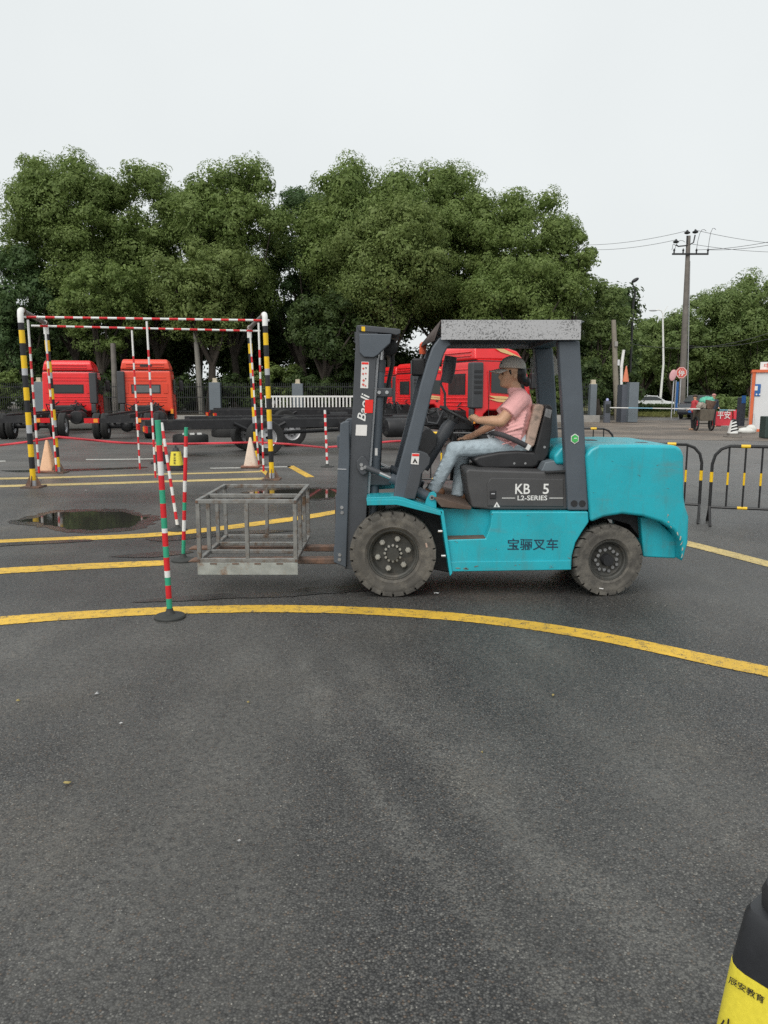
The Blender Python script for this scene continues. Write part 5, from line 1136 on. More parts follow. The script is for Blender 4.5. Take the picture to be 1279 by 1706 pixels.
fp('sticker_header', REDST, [(686.6, 756), (698, 756.4), (697.7, 760), (686.2, 759.6)], YN + .0235, YN + .0255, 0, ref=YN + .03, parent=cowl)
fp('sticker_pictogram', INKB, [(687, 771), (691, 763), (695.5, 771.3), (693, 771.3), (691, 768), (689.5, 771)], YN + .0235, YN + .0255, 0, ref=YN + .03, parent=cowl)
# weathered sheet roof with folded skirts
rA, rB = W(735, 533, YN + .0), W(968, 532, YN); zt_, zb_ = rA.z, W(735, 566, YN).z
roof = MB().bx(rA.x, rB.x, YN, YF, zt_ - .012, zt_).build('roof', SPECK, fk)
MB().bx(rA.x, rB.x, YN - .006, YN + .006, zb_, zt_ - .013).build('side_skirt', SPECK, roof); MB().bx(rA.x, rB.x, YF - .006, YF + .006, zb_, zt_ - .013).build('side_skirt', SPECK, roof)
RUSTD = pm('dark_rusted_sheet', (.07, .055, .05), .8, 0, .4, 9)
MB()._add([(rA.x, YN, zt_ - .002), (rA.x, YF, zt_ - .002), (rA.x - .13, YF - .04, zt_ - .15), (rA.x - .05, YN + .04, zt_ - .16)], [(0, 1, 2, 3)]).build('front_flap', RUSTD, roof)
MB()._add([(rB.x, YN + .03, zt_ - .004), (rB.x, YF - .03, zt_ - .004), (rB.x + .12, YF - .05, zt_ - .006), (rB.x + .05, YN + .1, zt_ - .006)], [(0, 1, 2, 3)]).build('rear_lip', SPECK, roof)
for o_ in roof.children: 
    if o_.name.startswith(('front_flap', 'rear_lip')): q = o_.modifiers.new('solid', 'SOLIDIFY'); q.thickness = .004
for k in range(7): 
    y = YN + .14 + k * (YF - YN - .28) / 6; MB().bx(rA.x + .06, rB.x - .03, y - .02, y + .02, zb_ + .03, zb_ + .075).build('guard_bar', CHAR, fk)
MB().bx(rA.x + .03, rA.x + .09, YN + .05, YF - .05, zb_ - .01, zb_ + .05).build('guard_beam', CHAR, fk); MB().bx(rB.x - .2, rB.x - .02, YN + .05, YF - .05, zb_ - .005, zb_ + .05).build('guard_beam', CHAR, fk)
# lamps and mirror under the roof front
c = W(697, 612, YF - .2); q = MB().box(c, (.13, .12, .16)).build('work_lamp', BLACKP, fk, bevel=.02); MB().box(c + Vector((-.068, 0, 0)), (.012, .09, .12)).build('lamp_lens', GLASSG, q)
MB().sweep([c + Vector((.02, 0, .08)), c + Vector((.05, 0, .17)), c + Vector((.1, 0, .28))], .012, 6).build('lamp_wire', GREYT, q)
c = W(704, 590, YF - .25); MB().lathe([(.03, 0), (.034, .03), (.03, .09), (.01, .11)], c, n=12).build('indicator_lamp', pm('orange_lens', (.7, .12, .05), .3), fk)
c0, c1 = W(751, 594, YF - .4), W(744, 638, YF - .4); MB().sweep([c0, c0.lerp(c1, .5), c1], [.055, .06, .045], 12).build('exhaust_stack', CHAR, fk)
MB().sweep([W(741, 612, YF - .4), W(734, 640, YF - .4), W(741, 655, YF - .4), W(741, 680, YF - .4), W(728, 706, YF - .4), W(712, 704, YF - .4)], .011, 8).build('grab_rail', CHAR, fk)
# --- mast
YM0, YM1 = YN + .22, YF - .22
def mast_rail(y0, y1): return fp('mast_rail', CHAR, [(593.5, 543), (630, 547), (627, 590), (621, 690), (613, 800), (605.5, 950), (574, 948), (581, 800), (588, 660)], y0, y1, .006, 2, ref=YM0)
mr = mast_rail(YM0, YM0 + .07); mast_rail(YM1 - .07, YM1)
def inner_rail(y0, y1): return fp('inner_rail', GREYT, [(627, 596), (631, 596), (622, 720), (615, 830), (611, 830), (617, 720)], y0, y1, .002, 1, ref=YM0)
inner_rail(YM0 + .05, YM0 + .11); inner_rail(YM1 - .11, YM1 - .05)
fp('mast_head', CHAR, [(594, 542.5), (600, 541.5), (660, 547.5), (667, 549), (667, 556), (660, 558.5), (650, 556), (598, 552)], YM0 - .012, YM1 + .012, .006, 2, ref=YM0)
fp('hose_guard', SLATE, [(598, 556), (652.5, 557), (650, 572), (640, 581), (630, 591), (622, 596), (606, 595), (599, 588)], YM0 - .02, YM0 + .1, .008, 2, ref=YM0)
fp('yellow_tag', YEL, [(602, 544), (608, 544.5), (608, 552), (602, 551.5)], YM0 - .016, YM0 - .011, 0, ref=YM0 - .01)
for y in (YM0 + .12, YM1 - .12):
    a, b = W(634, 600, YM0), W(621, 862, YM0); a.y = b.y = y
    cyl = MB().tube(b, a, .040, n=18).build('lift_cylinder', SLATE, fk)
    MB().tube(a, a + (a - b).normalized() * .13, .021, n=14).build('piston_rod', STEEL, cyl); MB().tube(a - (a - b).normalized() * .09, a + (a - b).normalized() * .006, .045, n=18).build('cylinder_head', CHAR, cyl)
    q = b.lerp(a, .80)
    cl = MB().box(q + Vector((.0, -.03, 0)), (.22, .05, .075)).build('cylinder_clamp', CHAR, cyl, bevel=.008)
    for dx in (-.07, .0, .065): MB().tube(q + Vector((dx, -.07, 0)), q + Vector((dx, -.05, 0)), .015, n=10).build('bolt', STEEL, cl)
    MB().box(b.lerp(a, .42) + Vector((0, -.038, 0)), (.022, .008, .062)).build('cylinder_label', STICK, cyl)
    q = b.lerp(a, .24); MB().box(q + Vector((.04, .0, 0)), (.2, .12, .1)).build('cylinder_bracket', CHAR, cyl, bevel=.01)
for v in (560, 700, 820, 930): z = W(600, v, YM0).z; x = W(600 - (v - 560) * .035, v, YM0).x; MB().bx(x - .05, x + .06, YM0 + .07, YM1 - .07, z - .05, z + .04).build('mast_crossbeam', CHAR, fk)
for k in range(2):
    y = YC - .08 + .16 * k; MB().tube(W(640, 575, YM0) * 1 + Vector((0, y - YM0, 0)), W(620, 830, YM0) + Vector((0, y - YM0, 0)), .018, n=8).build('lift_chain', DARKST, fk)
    MB().sweep([W(650, 566, YM0) + Vector((0, y - YM0 + .05, 0)), W(655, 600, YM0) + Vector((0, y - YM0 + .05, 0)), W(634, 700, YM0) + Vector((0, y - YM0 + .05, 0)), W(630, 790, YM0) + Vector((0, y - YM0 + .05, 0))], .02, 8).build('hydraulic_hose', BLACKP, fk)
MB().lathe([(.05, -.1), (.07, -.09), (.07, .09), (.05, .1)], W(650, 575, YM0) + Vector((0, YC - YM0, 0)), (0, 1, 0), 16).build('chain_pulley', DARKST, fk)
# stickers and lettering on the mast rail
ys = YM0 - .003
sk = fp('instruction_sticker', STICK, [(602, 602.5), (614.5, 603), (613, 647), (600, 646.5)], ys, ys + .002, 0, parent=mr, ref=YM0)
fp('sticker_header', REDST, [(602.6, 603.4), (613.8, 603.8), (613.5, 607.4), (602.3, 607)], ys - .0015, ys - .0002, 0, parent=mr, ref=YM0)
for (u, v, s) in ((605, 614, 2.0), (609.5, 613, 1.6), (604.6, 623, 2.0), (609.2, 622.5, 1.6), (605.5, 634, 2.3), (609, 631, 1.4), (604.8, 641, 2.4), (608.5, 643, 1.6)):
    fp('sticker_pictogram', INKB if (u + v) % 2 < 1 else SIGNR, [(u - s, v), (u - s * .2, v - s * 1.1), (u + s, v - s * .3), (u + s * .3, v + s * 1.1)], ys - .0015, ys - .0002, 0, parent=mr, ref=YM0)
a, b = W(602.5, 698, ys), W(606, 656, ys); up_ = -(W(612, 656, ys) - W(598, 656, ys)).normalized()
ax = (W(611.5, 656, ys) - W(604, 700, ys)).normalized()
ctr = W(605, 678.5, ys)
text('lettering', 'Baoli', ctr - Vector((0, .0, 0)), ax, Vector((-ax.z, 0, ax.x)), .225, .072, WHT, mr, shear=.25)
fp('red_square_sticker', REDST, [(608, 666), (621.5, 666), (620.5, 688), (607, 688)], ys - .003, ys - .0015, 0, parent=mr, ref=YM0)
fp('plain_label', STICK, [(593, 707.5), (611.5, 708), (610.5, 726), (592, 725.5)], ys, ys + .002, 0, parent=mr, ref=YM0)
# tilt cylinders
for y, nm in ((YM0 - .03, 0), (YM1 + .03, 1)):
    pl = fp('tilt_plate', CHAR, [(594, 768), (601, 759.5), (606, 759), (614, 768), (616, 778), (612, 787), (605, 791), (600, 788), (594, 778)], y - .012, y + .02, .006, 2, ref=YM0)
    if nm == 0:
        for u, v in ((602, 773.5), (603, 779.5), (608.5, 777.5)): c = W(u, v, YM0); c.y = y - .02; MB().tube(c, c + Vector((0, .012, 0)), .015, n=10).build('bolt', STEEL, pl)
    P = lambda u, v: Vector((W(u, v, YM0).x, y - .02, W(u, v, YM0).z))
    MB().tube(P(610, 778), P(632, 787), .026, .024, 12).build('tilt_eye', CHAR, pl)
    MB().tube(P(628, 785.5), P(652, 796), .018, n=14).build('tilt_rod', STEEL, pl); MB().tube(P(650, 795), P(712, 826), .042, n=16).build('tilt_barrel', SLATE, pl)
# carriage, backrest, forks
def side_plate(y0, y1): return fp('carriage_side_plate', SLATE, [(567, 706), (572, 702), (582, 701.5), (582.5, 760), (577, 945), (556, 936), (560, 830)], y0, y1, .01, 2, ref=YM0)
cs = side_plate(YM0 - .03, YM0 + .02); side_plate(YM1 - .02, YM1 + .03)
for u, v in ((569.5, 844.5), (570, 853), (566, 923), (565.6, 931)): c = W(u, v, YM0); c.y = YM0 - .036; MB().tube(c, c + Vector((0, .01, 0)), .015, n=10).build('bolt', STEEL, cs)
fp('plate_seam', GREYT, [(562.5, 780), (577, 780.6), (577, 782), (562.5, 781.4)], YM0 - .034, YM0 - .029, 0, ref=YM0, parent=cs)
for v in (735, 835, 920): z = W(565, v, YM0).z; x = W(566 - (v - 735) * .03, v, YM0).x; MB().bx(x - .025, x + .04, YM0 + .02, YM1 - .02, z - .055, z + .045).build('carriage_bar', SLATE, fk, bevel=.006, seg=1)
for k in range(5):
    y = YM0 + .1 + k * .105; a, b = W(568, 706, YM0), W(562, 835, YM0); MB().bar((a.x, y, a.z), (b.x, y, b.z), .02, .025).build('backrest_bar', SLATE, fk)
zfk = .275
for y in (YC - .27, YC + .27):
    xh = W(556, 935, YM0).x; xt = W(322, 925, y).x
    MB().prism([(xh + .06, y - .06, zfk - .05), (xh + .06, y - .06, zfk + .55), (xh + .01, y - .06, zfk + .55), (xh + .005, y - .06, zfk), (xt, y - .06, zfk - .012), (xt - .04, y - .06, zfk - .03), (xt, y - .06, zfk - .035), (xh - .1, y - .06, zfk - .05)], (0, .12, 0)).build('fork', RUST, fk, bevel=.006, seg=1)
# --- seat, column, wheel, levers
YS0, YS1 = YC - .26, YC + .24
seat = fp('seat_cushion', BLACKP, [(785, 765), (795, 759), (830, 752), (862, 750), (890, 752), (899, 764), (893, 776), (885, 779), (806, 780.5), (795, 776)], YS0, YS1, .025, 4, ref=YC - .2)
fp('seat_base', DARKST, [(798, 780), (884, 779), (884, 783), (880, 785.5), (800, 786)], YS0 + .05, YS1 - .05, .004, 1, ref=YC - .2)
for u, v in ((856.5, 772), (875, 772)): c = W(u, v, YS0 - .004); MB().tube(c, c + Vector((0, .008, 0)), .010, n=10).build('bolt', STEEL, seat)
bk = fp('seat_backrest', BEIGE, [(889, 675), (897, 673), (906, 676), (903, 690), (889, 742), (881, 748), (872, 742)], YS0 + .02, YS1 - .02, .018, 3, ref=YC - .2)
fp('backrest_shell', BLACKP, [(905, 674), (913, 673.5), (918.5, 680), (917, 720), (911, 757), (903, 768), (892, 768), (888, 752), (893, 735), (904, 690)], YS0 + .0, YS1 - .0, .014, 3, parent=bk, ref=YC - .2)
fp('torn_cover', pm('grey_tape_patch', (.2, .2, .205), .6, 0, .3, 20), [(907, 680), (917, 683), (914, 697), (904, 693)], YS0 - .004, YS0 + .006, .002, 1, parent=bk, ref=YC - .2)
c = W(907, 745, YS0 - .006); MB().tube(c, c + Vector((0, .01, 0)), .011, n=10).build('bolt', STEEL, bk)
sw = W(760, 692, YC - .04); wn_ = Vector((.475, 0, .88)).normalized(); wx = Vector((.88, 0, -.475)); wy = Vector((0, 1, 0))
ring = [sw + (wx * math.cos(R(a)) + wy * math.sin(R(a))) * .155 for a in range(0, 361, 12)]
stw = MB().sweep(ring, .014, 8)
for a in (20, 140, 260): stw.tube(sw - wn_ * .03, sw + (wx * math.cos(R(a)) + wy * math.sin(R(a))) * .15, .012, n=8)
stw = stw.build('steering_wheel', BLACKP, fk)
MB().lathe([(.05, -.06), (.055, -.03), (.04, .0), (.0, .005)], sw, wn_, 16).build('wheel_hub', BLACKP, stw)
kn = sw + wx * .125 + wy * -.06; MB().tube(kn, kn + wn_ * .035, .014, n=10).ell(kn + wn_ * .05, .023).build('spinner_knob', YEL, stw)
cb_ = W(702, 778, YC - .04)
MB().sweep([sw - wn_ * .05, sw - wn_ * .13 + Vector((-.02, 0, 0)), sw.lerp(cb_, .45), cb_], [.045, .06, .055, .07], 14).build('steering_column', CHAR, fk)
fp('dash_console', BLACKP, [(694, 727), (708, 713), (716, 714), (729, 727), (727, 742), (716, 757), (706, 764), (696, 742)], YC - .22, YC + .25, .012, 2, ref=YC - .2)
fp('dash_lower', CHAR, [(672, 800), (690, 758), (704, 768), (700, 800), (690, 832), (668, 832)], YC - .40, YC + .40, .01, 1, ref=YC - .2)
for k in range(3):
    a = W(737 + 7 * k, 735, YC + .32); b = W(742 + 8 * k, 697, YC + .32); q = MB().sweep([a, b], .008, 7).build('control_lever', DARKST, fk); MB().ell(b, .019).build('lever_knob', BLACKP, q)
a, b = W(758, 722, YC + .2), W(752, 800, YC + .2); MB().tube(b, a, .017, n=8).build('brake_lever', BLACKP, fk)
# pedals
for u in (712, 722): c = W(u, 815, YC - .05); MB().box(c, (.03, .09, .11), Matrix.Rotation(R(35), 3, 'Y')).build('pedal', BLACKP, fk, bevel=.004)
# --- wheels
def fork_wheel(c, r, w, side, nlug, front, steer=0):
    """c: hub centre at the outer tyre face; side -1 = towards camera"""
    ax = Vector((0, side, 0)); M3 = Matrix.Rotation(steer, 3, 'Z'); ax = M3 @ ax; ex_ = M3 @ Vector((1, 0, 0)); ez = Vector((0, 0, 1)); c = Vector(c) - ax * (w / 2)
    P = lambda rr, a, h: c + (ex_ * math.cos(a) + ez * math.sin(a)) * rr + ax * h
    h = w / 2
    def lat(prof, n=44):
        m = MB(); k = len(prof); vs = [P(rr, 2 * math.pi * j / n, hh) for rr, hh in prof for j in range(n)]
        m._add(vs, [(i * n + j, i * n + (j + 1) % n, (i + 1) * n + (j + 1) % n, (i + 1) * n + j) for i in range(k - 1) for j in range(n)], 0, True); return m
    ri = r * (.60 if front else .57)
    rim = lat([(ri * 1.0, h * .80), (ri * .97, h * .86), (ri * .92, h * .84), (ri * .90, h * .70), (ri * .84, h * .62), (ri * .80, h * .35), (ri * (.76 if front else .7), h * .22), (.02, h * .22)]).build('wheel', RIMM, fk)
    t = lat([(ri * .97, -h * .8), (ri * 1.1, -h * .95), (r * .82, -h), (r * .925, -h * .93), (r * .94, -h * .5), (r * .94, h * .5), (r * .925, h * .93), (r * .86, h * 1.0), (r * .80, h * 1.02), (r * .76, h * .985), (ri * 1.14, h * .97), (ri * 1.09, h * .985), (ri * 1.05, h * .93), (ri * .99, h * .82)])
    for j in range(nlug):
        for sgn in (-1, 1):
            a0 = 2 * math.pi * (j + (.5 if sgn < 0 else 0)) / nlug; da = 2 * math.pi / nlug * .41
            q = []
            for rr, hh in ((r * .88, .985), (r * .985, .93), (r, .80), (r, .04)):
                sk_ = (1 - hh) * .35 * (2 * math.pi / nlug)
                q.append((P(rr, a0 - da + sk_, sgn * hh * h), P(rr, a0 + da + sk_, sgn * hh * h)))
            base = [(P(r * .86, a0 - da, sgn * .96 * h), P(r * .86, a0 + da, sgn * .96 * h)), (P(r * .90, a0 - da + .3 * (2 * math.pi / nlug), 0), P(r * .90, a0 + da + .3 * (2 * math.pi / nlug), 0))]
            L_ = [x[0] for x in q] + [base[1][0], base[0][0]]; R_ = [x[1] for x in q] + [base[1][1], base[0][1]]
            t._add(L_ + R_, [(0, 1, 2, 3, 4, 5), (11, 10, 9, 8, 7, 6)] + [(i, 6 + i, 6 + (i + 1) % 6, (i + 1) % 6) for i in range(6)])
    t.build('tyre', RUBBER, rim)
    if front:
        for j in range(6):
            a = 2 * math.pi * (j + .22) / 6; p = P(ri * .60, a, h * .22); MB().tube(p, p + ax * .03, .024, n=6).tube(p + ax * .03, p + ax * .05, .012, n=8).build('lug_nut', pm('zinc_nut', (.42, .41, .37), .5, .5, .1, 20), rim)
        MB().tube(P(0, 0, h * .2), P(0, 0, h * .2 + .07), .058, .05, 20).build('hub', RIMM, rim)
        for j in range(12):
            a = 2 * math.pi * j / 12; p = P(.068, a, h * .22); MB().tube(p, p + ax * .02, .011, n=8).build('hub_bolt', pm('zinc_nut', (.42, .41, .37)), rim)
        p = P(r * .80, R(17), h * 1.0); MB().tube(p - ex_ * .004 + ez * .018, p + ex_ * .004 - ez * .018, .008, n=6).build('valve_tag', BEIGE, rim)
    else:
        MB().tube(P(0, 0, h * .2), P(0, 0, h * .2 + .06), .052, .046, 20).build('hub', DARKST, rim)
        for j in range(14):
            a = 2 * math.pi * j / 14; p = P(ri * (.58 if j % 2 else .50), a, h * .22); MB().tube(p, p + ax * .022, .014 if j % 2 else .015, n=8).build('lug_nut', STEEL, rim)
        p = P(r * .80, R(-105), h * 1.0); MB().tube(p - ex_ * .018 + ez * .003, p + ex_ * .018 - ez * .003, .005, n=6).build('balance_tag', STICK, rim)
    return rim
cf = W(654.5, 923, YN); cr_ = W(1016, 933, YN + .03)
fork_wheel((cf.x, YN, .362), .362, .24, -1, 22, True); fork_wheel((cf.x, YF, .362), .362, .24, 1, 22, True)
fork_wheel((cr_.x, YN + .045, .304), .304, .18, -1, 22, False, R(9)); fork_wheel((cr_.x, YF - .06, .304), .304, .18, 1, 22, False, R(9))
# seat belt over the driver's lap
def strap(pts, w, name, mat, parent):
    p = catmull(pts, 6); m = MB(); vs = []
    for i, q in enumerate(p):
        d = (p[min(i + 1, len(p) - 1)] - p[max(i - 1, 0)]).normalized(); u_ = Vector((-d.z, 0, d.x)); 
        if u_.length < .1: u_ = Vector((0, 0, 1))
        u_.normalize(); vs += [q + u_ * w / 2, q - u_ * w / 2]
    m._add(vs, [(2 * i, 2 * i + 1, 2 * i + 3, 2 * i + 2) for i in range(len(p) - 1)]); o = m.build(name, mat, parent); s = o.modifiers.new('solid', 'SOLIDIFY'); s.thickness = .005; return o
BELT = pm('belt_webbing', (.055, .05, .055), .8, 0, .1, 60)
strap([W(816, 724, YC - .10), W(822, 722, YC - .22), W(836, 724.5, YC - .285), W(855, 732, YC - .30), W(877, 743, YC - .28)], .045, 'seat_belt', BELT, fk)
c = W(879, 745, YC - .265); MB().box(c, (.045, .02, .05), Matrix.Rotation(R(30), 3, 'Y')).build('belt_buckle', STICK, fk, bevel=.005)

# ------------------------------------------------------------------ steel cage on the forks
A, B_, C_, D_ = W(326, 831, 6.32), W(493, 836.5, 6.32), None, None
x0, x1, y0, y1 = A.x + .012, B_.x - .012, 6.33, 7.43
z1 = (A.z + B_.z) / 2 - .01; z0 = zfk + .028
cg = thing('steel_cage', ((x0 + x1) / 2, (y0 + y1) / 2, zfk), 'open steel tube cage with a plate along its front resting on the forks', 'cage')
tw = .034
def rail(p, q, nm='rail', w=tw): return MB().bar(p, q, w, w).build(nm, CAGE, cg, bevel=.003, seg=1)
for z in (z0, z1):
    for y in (y0, y1): rail((x0 - tw / 2, y, z), (x1 + tw / 2, y, z))
    for x in (x0, x1): rail((x, y0 + tw / 2, z), (x, y1 - tw / 2, z))
rail((x0 + tw / 2, y0 + .37, z1), (x1 - tw / 2, y0 + .37, z1), 'cross_rail')
for y in (y0 + .36, y0 + .72): rail((x0 + tw / 2, y, z0), (x1 - tw / 2, y, z0), 'cross_rail')
for x in (x0, x1):
    for y in (y0, y0 + .37, y0 + .74, y1): rail((x, y, z0 + tw / 2), (x, y, z1 - tw / 2), 'post')
for y in (y0, y1): rail(((x0 + x1) / 2, y, z0 + tw / 2), ((x0 + x1) / 2, y, z1 - tw / 2), 'post')
for x in (x0, x1):
    for z in (z0, z1): MB().box((x + (-.006 if x == x0 else .006), y0 - .021, z), (.02, .006, .02)).build('tube_end', RUST, cg)
MB().bx(x0 - .018, x1 + .018, y0 - .017, y0 - .011, zfk - .095, z0 - .018).build('front_plate', CAGEP, cg, bevel=.002, seg=1)
for k in range(4): x = x0 + .09 + k * .185; MB().bx(x, x + .055, y0 - .021, y0 - .0175, z0 - .032, z0 - .021).build('weld_mark', RUST, cg)
for y in (y0 + .2, y0 + .55): pass
# ------------------------------------------------------------------ people
YD = YC - .03
def Q(u, v, dy=0.): return W(u, v, YD + dy)
dr = thing('person', Q(862, 752), 'driver in a pink t-shirt, light jeans and taupe cap seated at the wheel', 'person')
b = MB()
hd = Q(853.5, 619)
b.ell(hd, (.101, .079, .116)); b.ell(Q(846, 631), (.070, .062, .085)); b.ell(Q(840.5, 638.5), (.042, .045, .040))
b.ell(Q(836.5, 641.5), (.022, .026, .018))                                   # chin
b.cap(Q(834.5, 622), Q(832.0, 629), .012, .014); b.ell(Q(833.5, 630.5), (.014, .017, .010))   # nose
b.ell(Q(836.5, 636.0), (.018, .024, .007)); b.ell(Q(837.0, 638.8), (.016, .022, .008))       # lips
b.cap(Q(838, 617.5, -.045), Q(836.5, 617.5, 0), .013); b.cap(Q(836.5, 617.5, 0), Q(838, 617.5, .045), .013)  # brow
for s in (-1, 1): b.ell(Q(843, 629, s * .04), (.034, .026, .03)); b.ell(Q(858, 626, s * .083), (.018, .010, .031)); 
b.cap(Q(856, 640), Q(861, 660), .056, .06)                                   # neck
b.cap(Q(862, 664, -.13), Q(862, 664, .13), .06); b.cap(Q(862, 672), Q(855, 735), .10, .11)
def hand_wheel(w, tip, dy, b):
    pass
# near arm to the steering wheel knob
sh, el, wr = Q(863, 670, -.17), Q(834, 702, -.235), Q(796, 700, -.14)
b.cap(sh, el, .056, .049); b.cap(el, el.lerp(wr, .35), .048, .046); b.cap(el.lerp(wr, .35), wr, .046, .030)
kc = kn + wn_ * .03
palm = wr.lerp(kc, .55) + Vector((0, -.012, .018)); b.cap(wr, palm, .026, .032); b.ell(palm, (.042, .030, .026))
dirh = (kc - wr).normalized()
for i in range(4):
    base = palm + dirh * .030 + Vector((0, (i - 1.5) * .017, .008)); k1 = base + dirh * .032 + Vector((0, 0, -.004)); k2 = k1 + dirh * .008 + Vector((0, 0, -.026)); k3 = k2 - dirh * .020 + Vector((0, 0, -.008))
    b.cap(base, k1, .0095, .009); b.cap(k1, k2, .009, .0085); b.cap(k2, k3, .0085, .008)
tb = palm + Vector((.005, -.026, .0)); b.cap(tb, tb + dirh * .03 + Vector((0, -.008, -.012)), .011, .010); b.cap(tb + dirh * .03 + Vector((0, -.008, -.012)), tb + dirh * .05 + Vector((0, .004, -.022)), .010, .0085)
# far arm resting on the thigh
sh2, el2, wr2 = Q(861, 670, .17), Q(822, 708, .22), Q(786, 726, .16)
b.cap(sh2, el2, .050, .042); b.cap(el2, wr2, .041, .027)
palm2 = Q(777, 730, .14); b.cap(wr2, palm2, .027, .032); b.ell(palm2, (.045, .04, .020))
for i in range(4):
    base = palm2 + Vector((-.03, (i - 1.5) * .019, .0)); k1 = base + Vector((-.032, (i - 1.5) * .003, -.004)); k2 = k1 + Vector((-.022 + abs(i - 1.5) * .004, 0, -.012)); b.cap(base, k1, .0095, .009); b.cap(k1, k2, .009, .008)
b.cap(palm2 + Vector((.01, -.035, 0)), palm2 + Vector((-.03, -.055, -.006)), .011, .009)
# hips, legs under the cloth, ankles
HL, KL, AL = Q(868, 742, -.09), Q(757, 749, -.11), Q(725, 811, -.10)
HR, KR, AR = Q(868, 742, .09), Q(772, 752, .12), Q(762, 821, .05)
b.cap(Q(862, 740, -.06), Q(862, 740, .06), .11)
for h, k, a in ((HL, KL, AL), (HR, KR, AR)): b.cap(h, k, .070, .048); b.cap(k, a, .046, .032); b.cap(a, a + Vector((-.02, 0, -.05)), .032, .035)
body_ = remeshed(b, 'body', SKIN, dr, .007, 3)
# shirt
s = MB()
s.cap(Q(863, 663, -.14), Q(863, 663, .14), .072); s.cap(Q(865, 672, -.09), Q(865, 672, .09), .112); s.cap(Q(861, 690, -.09), Q(861, 690, .09), .130); s.cap(Q(856, 705, -.08), Q(856, 705, .08), .140); s.cap(Q(850, 720, -.08), Q(850, 720, .08), .142); s.cap(Q(856, 732, -.08), Q(856, 732, .08), .122); s.cap(Q(862, 738, -.09), Q(862, 738, .09), .112)
s.cap(Q(857, 651), Q(864, 662), .064, .085)
for (a, e) in ((sh, el), (sh2, el2)): s.cap(a + (a - e) * .1, a.lerp(e, .35), .086, .084); s.tube(a.lerp(e, .3), a.lerp(e, .62), .084, .084, 16)
# folds
for k in range(9):
    a0 = Q(876 - k * 1.2, 688 + k * 5.6, -.205 - .006 * k * (k < 5)); a1 = Q(848 - k * 1.5, 699 + k * 4.4 + (k % 3) * 3, -.222); s.cap(a0, a1, .012, .007)
shirt = remeshed(s, 'shirt', PINK, body_, .008, 3)
# jeans
j = MB()
j.cap(Q(866, 741, -.09), Q(866, 741, .09), .118)
j.cap(HL, KL, .092, .070); j.ell(KL, (.078, .07, .072)); j.cap(KL, AL, .068, .056); j.tube(AL, AL + (AL - KL).normalized() * .045, .056, .062, 16)
j.cap(HR, KR, .092, .070); j.cap(KR, AR, .068, .056); j.tube(AR, AR + (AR - KR).normalized() * .03, .056, .062, 16)
for k in range(8):
    t_ = .08 + k * .12; p = KL.lerp(AL, t_); j.cap(p + Vector((-.055, -.035, .012)), p + Vector((.03, -.055, -.018 + .02 * (k % 2))), .010, .006)
for k in range(5):
    t_ = .45 + k * .12; p = HL.lerp(KL, t_); j.cap(p + Vector((.03, -.07, .03)), p + Vector((-.04, -.06, -.04 + .03 * (k % 2))), .010, .006)
remeshed(j, 'jeans', JEAN, body_, .009, 4)
# shoes
for a, dx, nm in ((AL, -1, 'l'), (AR, -1, 'r')):
    m = MB(); sole = a + Vector((0, 0, -.075)); m.cap(sole + Vector((.045, 0, .03)), sole + Vector((-.02, 0, .03)), .042, .045); m.cap(sole + Vector((-.02, 0, .028)), sole + Vector((-.15, 0, .012)), .045, .034); m.cap(a + Vector((.0, 0, -.04)), sole + Vector((.0, 0, .02)), .046, .048); m.box(sole + Vector((-.055, 0, -.014)), (.25, .08, .02))
    remeshed(m, 'shoe', SHOE, body_, .007, 3)
# hair: cap-side hair and bun
h = MB(); h.ell(Q(864, 621), (.070, .080, .090)); h.ell(Q(867, 630), (.055, .066, .055)); h.cap(Q(869, 634), Q(876, 635.5), .030, .026); h.ell(Q(877.5, 636.5), (.036, .036, .044)); h.cap(Q(849.5, 618, -.070), Q(851.5, 624, -.071), .012, .008)
MB().ell(Q(836.2, 637.3), (.016, .022, .0045)).build('lips', pm('lip', (.36, .15, .11), .5), body_)
remeshed(h, 'hair', HAIR, body_, .008, 2)
for s_ in (-1, 1):
    m = MB(); m.ell(Q(837.2, 623.2, s_ * .030), (.008, .012, .006)); m.build('eye', INKB, body_); m = MB(); m.cap(Q(835.6, 619.3, s_ * .018), Q(839, 618.6, s_ * .045), .0045); m.build('eyebrow', HAIR, body_)
# cap: dome, band and peak
cc = Q(853.5, 612); tilt = Matrix.Rotation(R(3), 3, 'Y')
m = MB(); nu, nv = 28, 9; vs = []
for i in range(nv + 1):
    t_ = (math.pi * .53) * i / nv
    for q in range(nu): a = 2 * math.pi * q / nu; vs.append(cc + tilt @ Vector((.112 * math.sin(t_) * math.cos(a), .092 * math.sin(t_) * math.sin(a), .094 * math.cos(t_))))
m._add(vs, [(i * nu + q, (i + 1) * nu + q, (i + 1) * nu + (q + 1) % nu, i * nu + (q + 1) % nu) for i in range(nv) for q in range(nu)], 0, True)
hat = m.build('cap', CAPM, body_); q = hat.modifiers.new('solid', 'SOLIDIFY'); q.thickness = .006; q.offset = 1
m = MB(); vs = []; rows = 6
for i in range(rows):
    f_ = i / (rows - 1)
    for k in range(11):
        a = R(-62 + 124 * k / 10); r0_ = .112; ex2 = .092 * f_ * math.cos(a) ** .5
        vs.append(cc + tilt @ Vector((-(r0_ * math.cos(a) * .96 + ex2), .090 * math.sin(a), -.012 - .030 * f_ - .02 * abs(math.sin(a)) ** 2)))
m._add(vs, [(i * 11 + k, (i + 1) * 11 + k, (i + 1) * 11 + k + 1, i * 11 + k + 1) for i in range(rows - 1) for k in range(10)], 0, True)
pk = m.build('peak', CAPM, hat); q = pk.modifiers.new('solid', 'SOLIDIFY'); q.thickness = .006
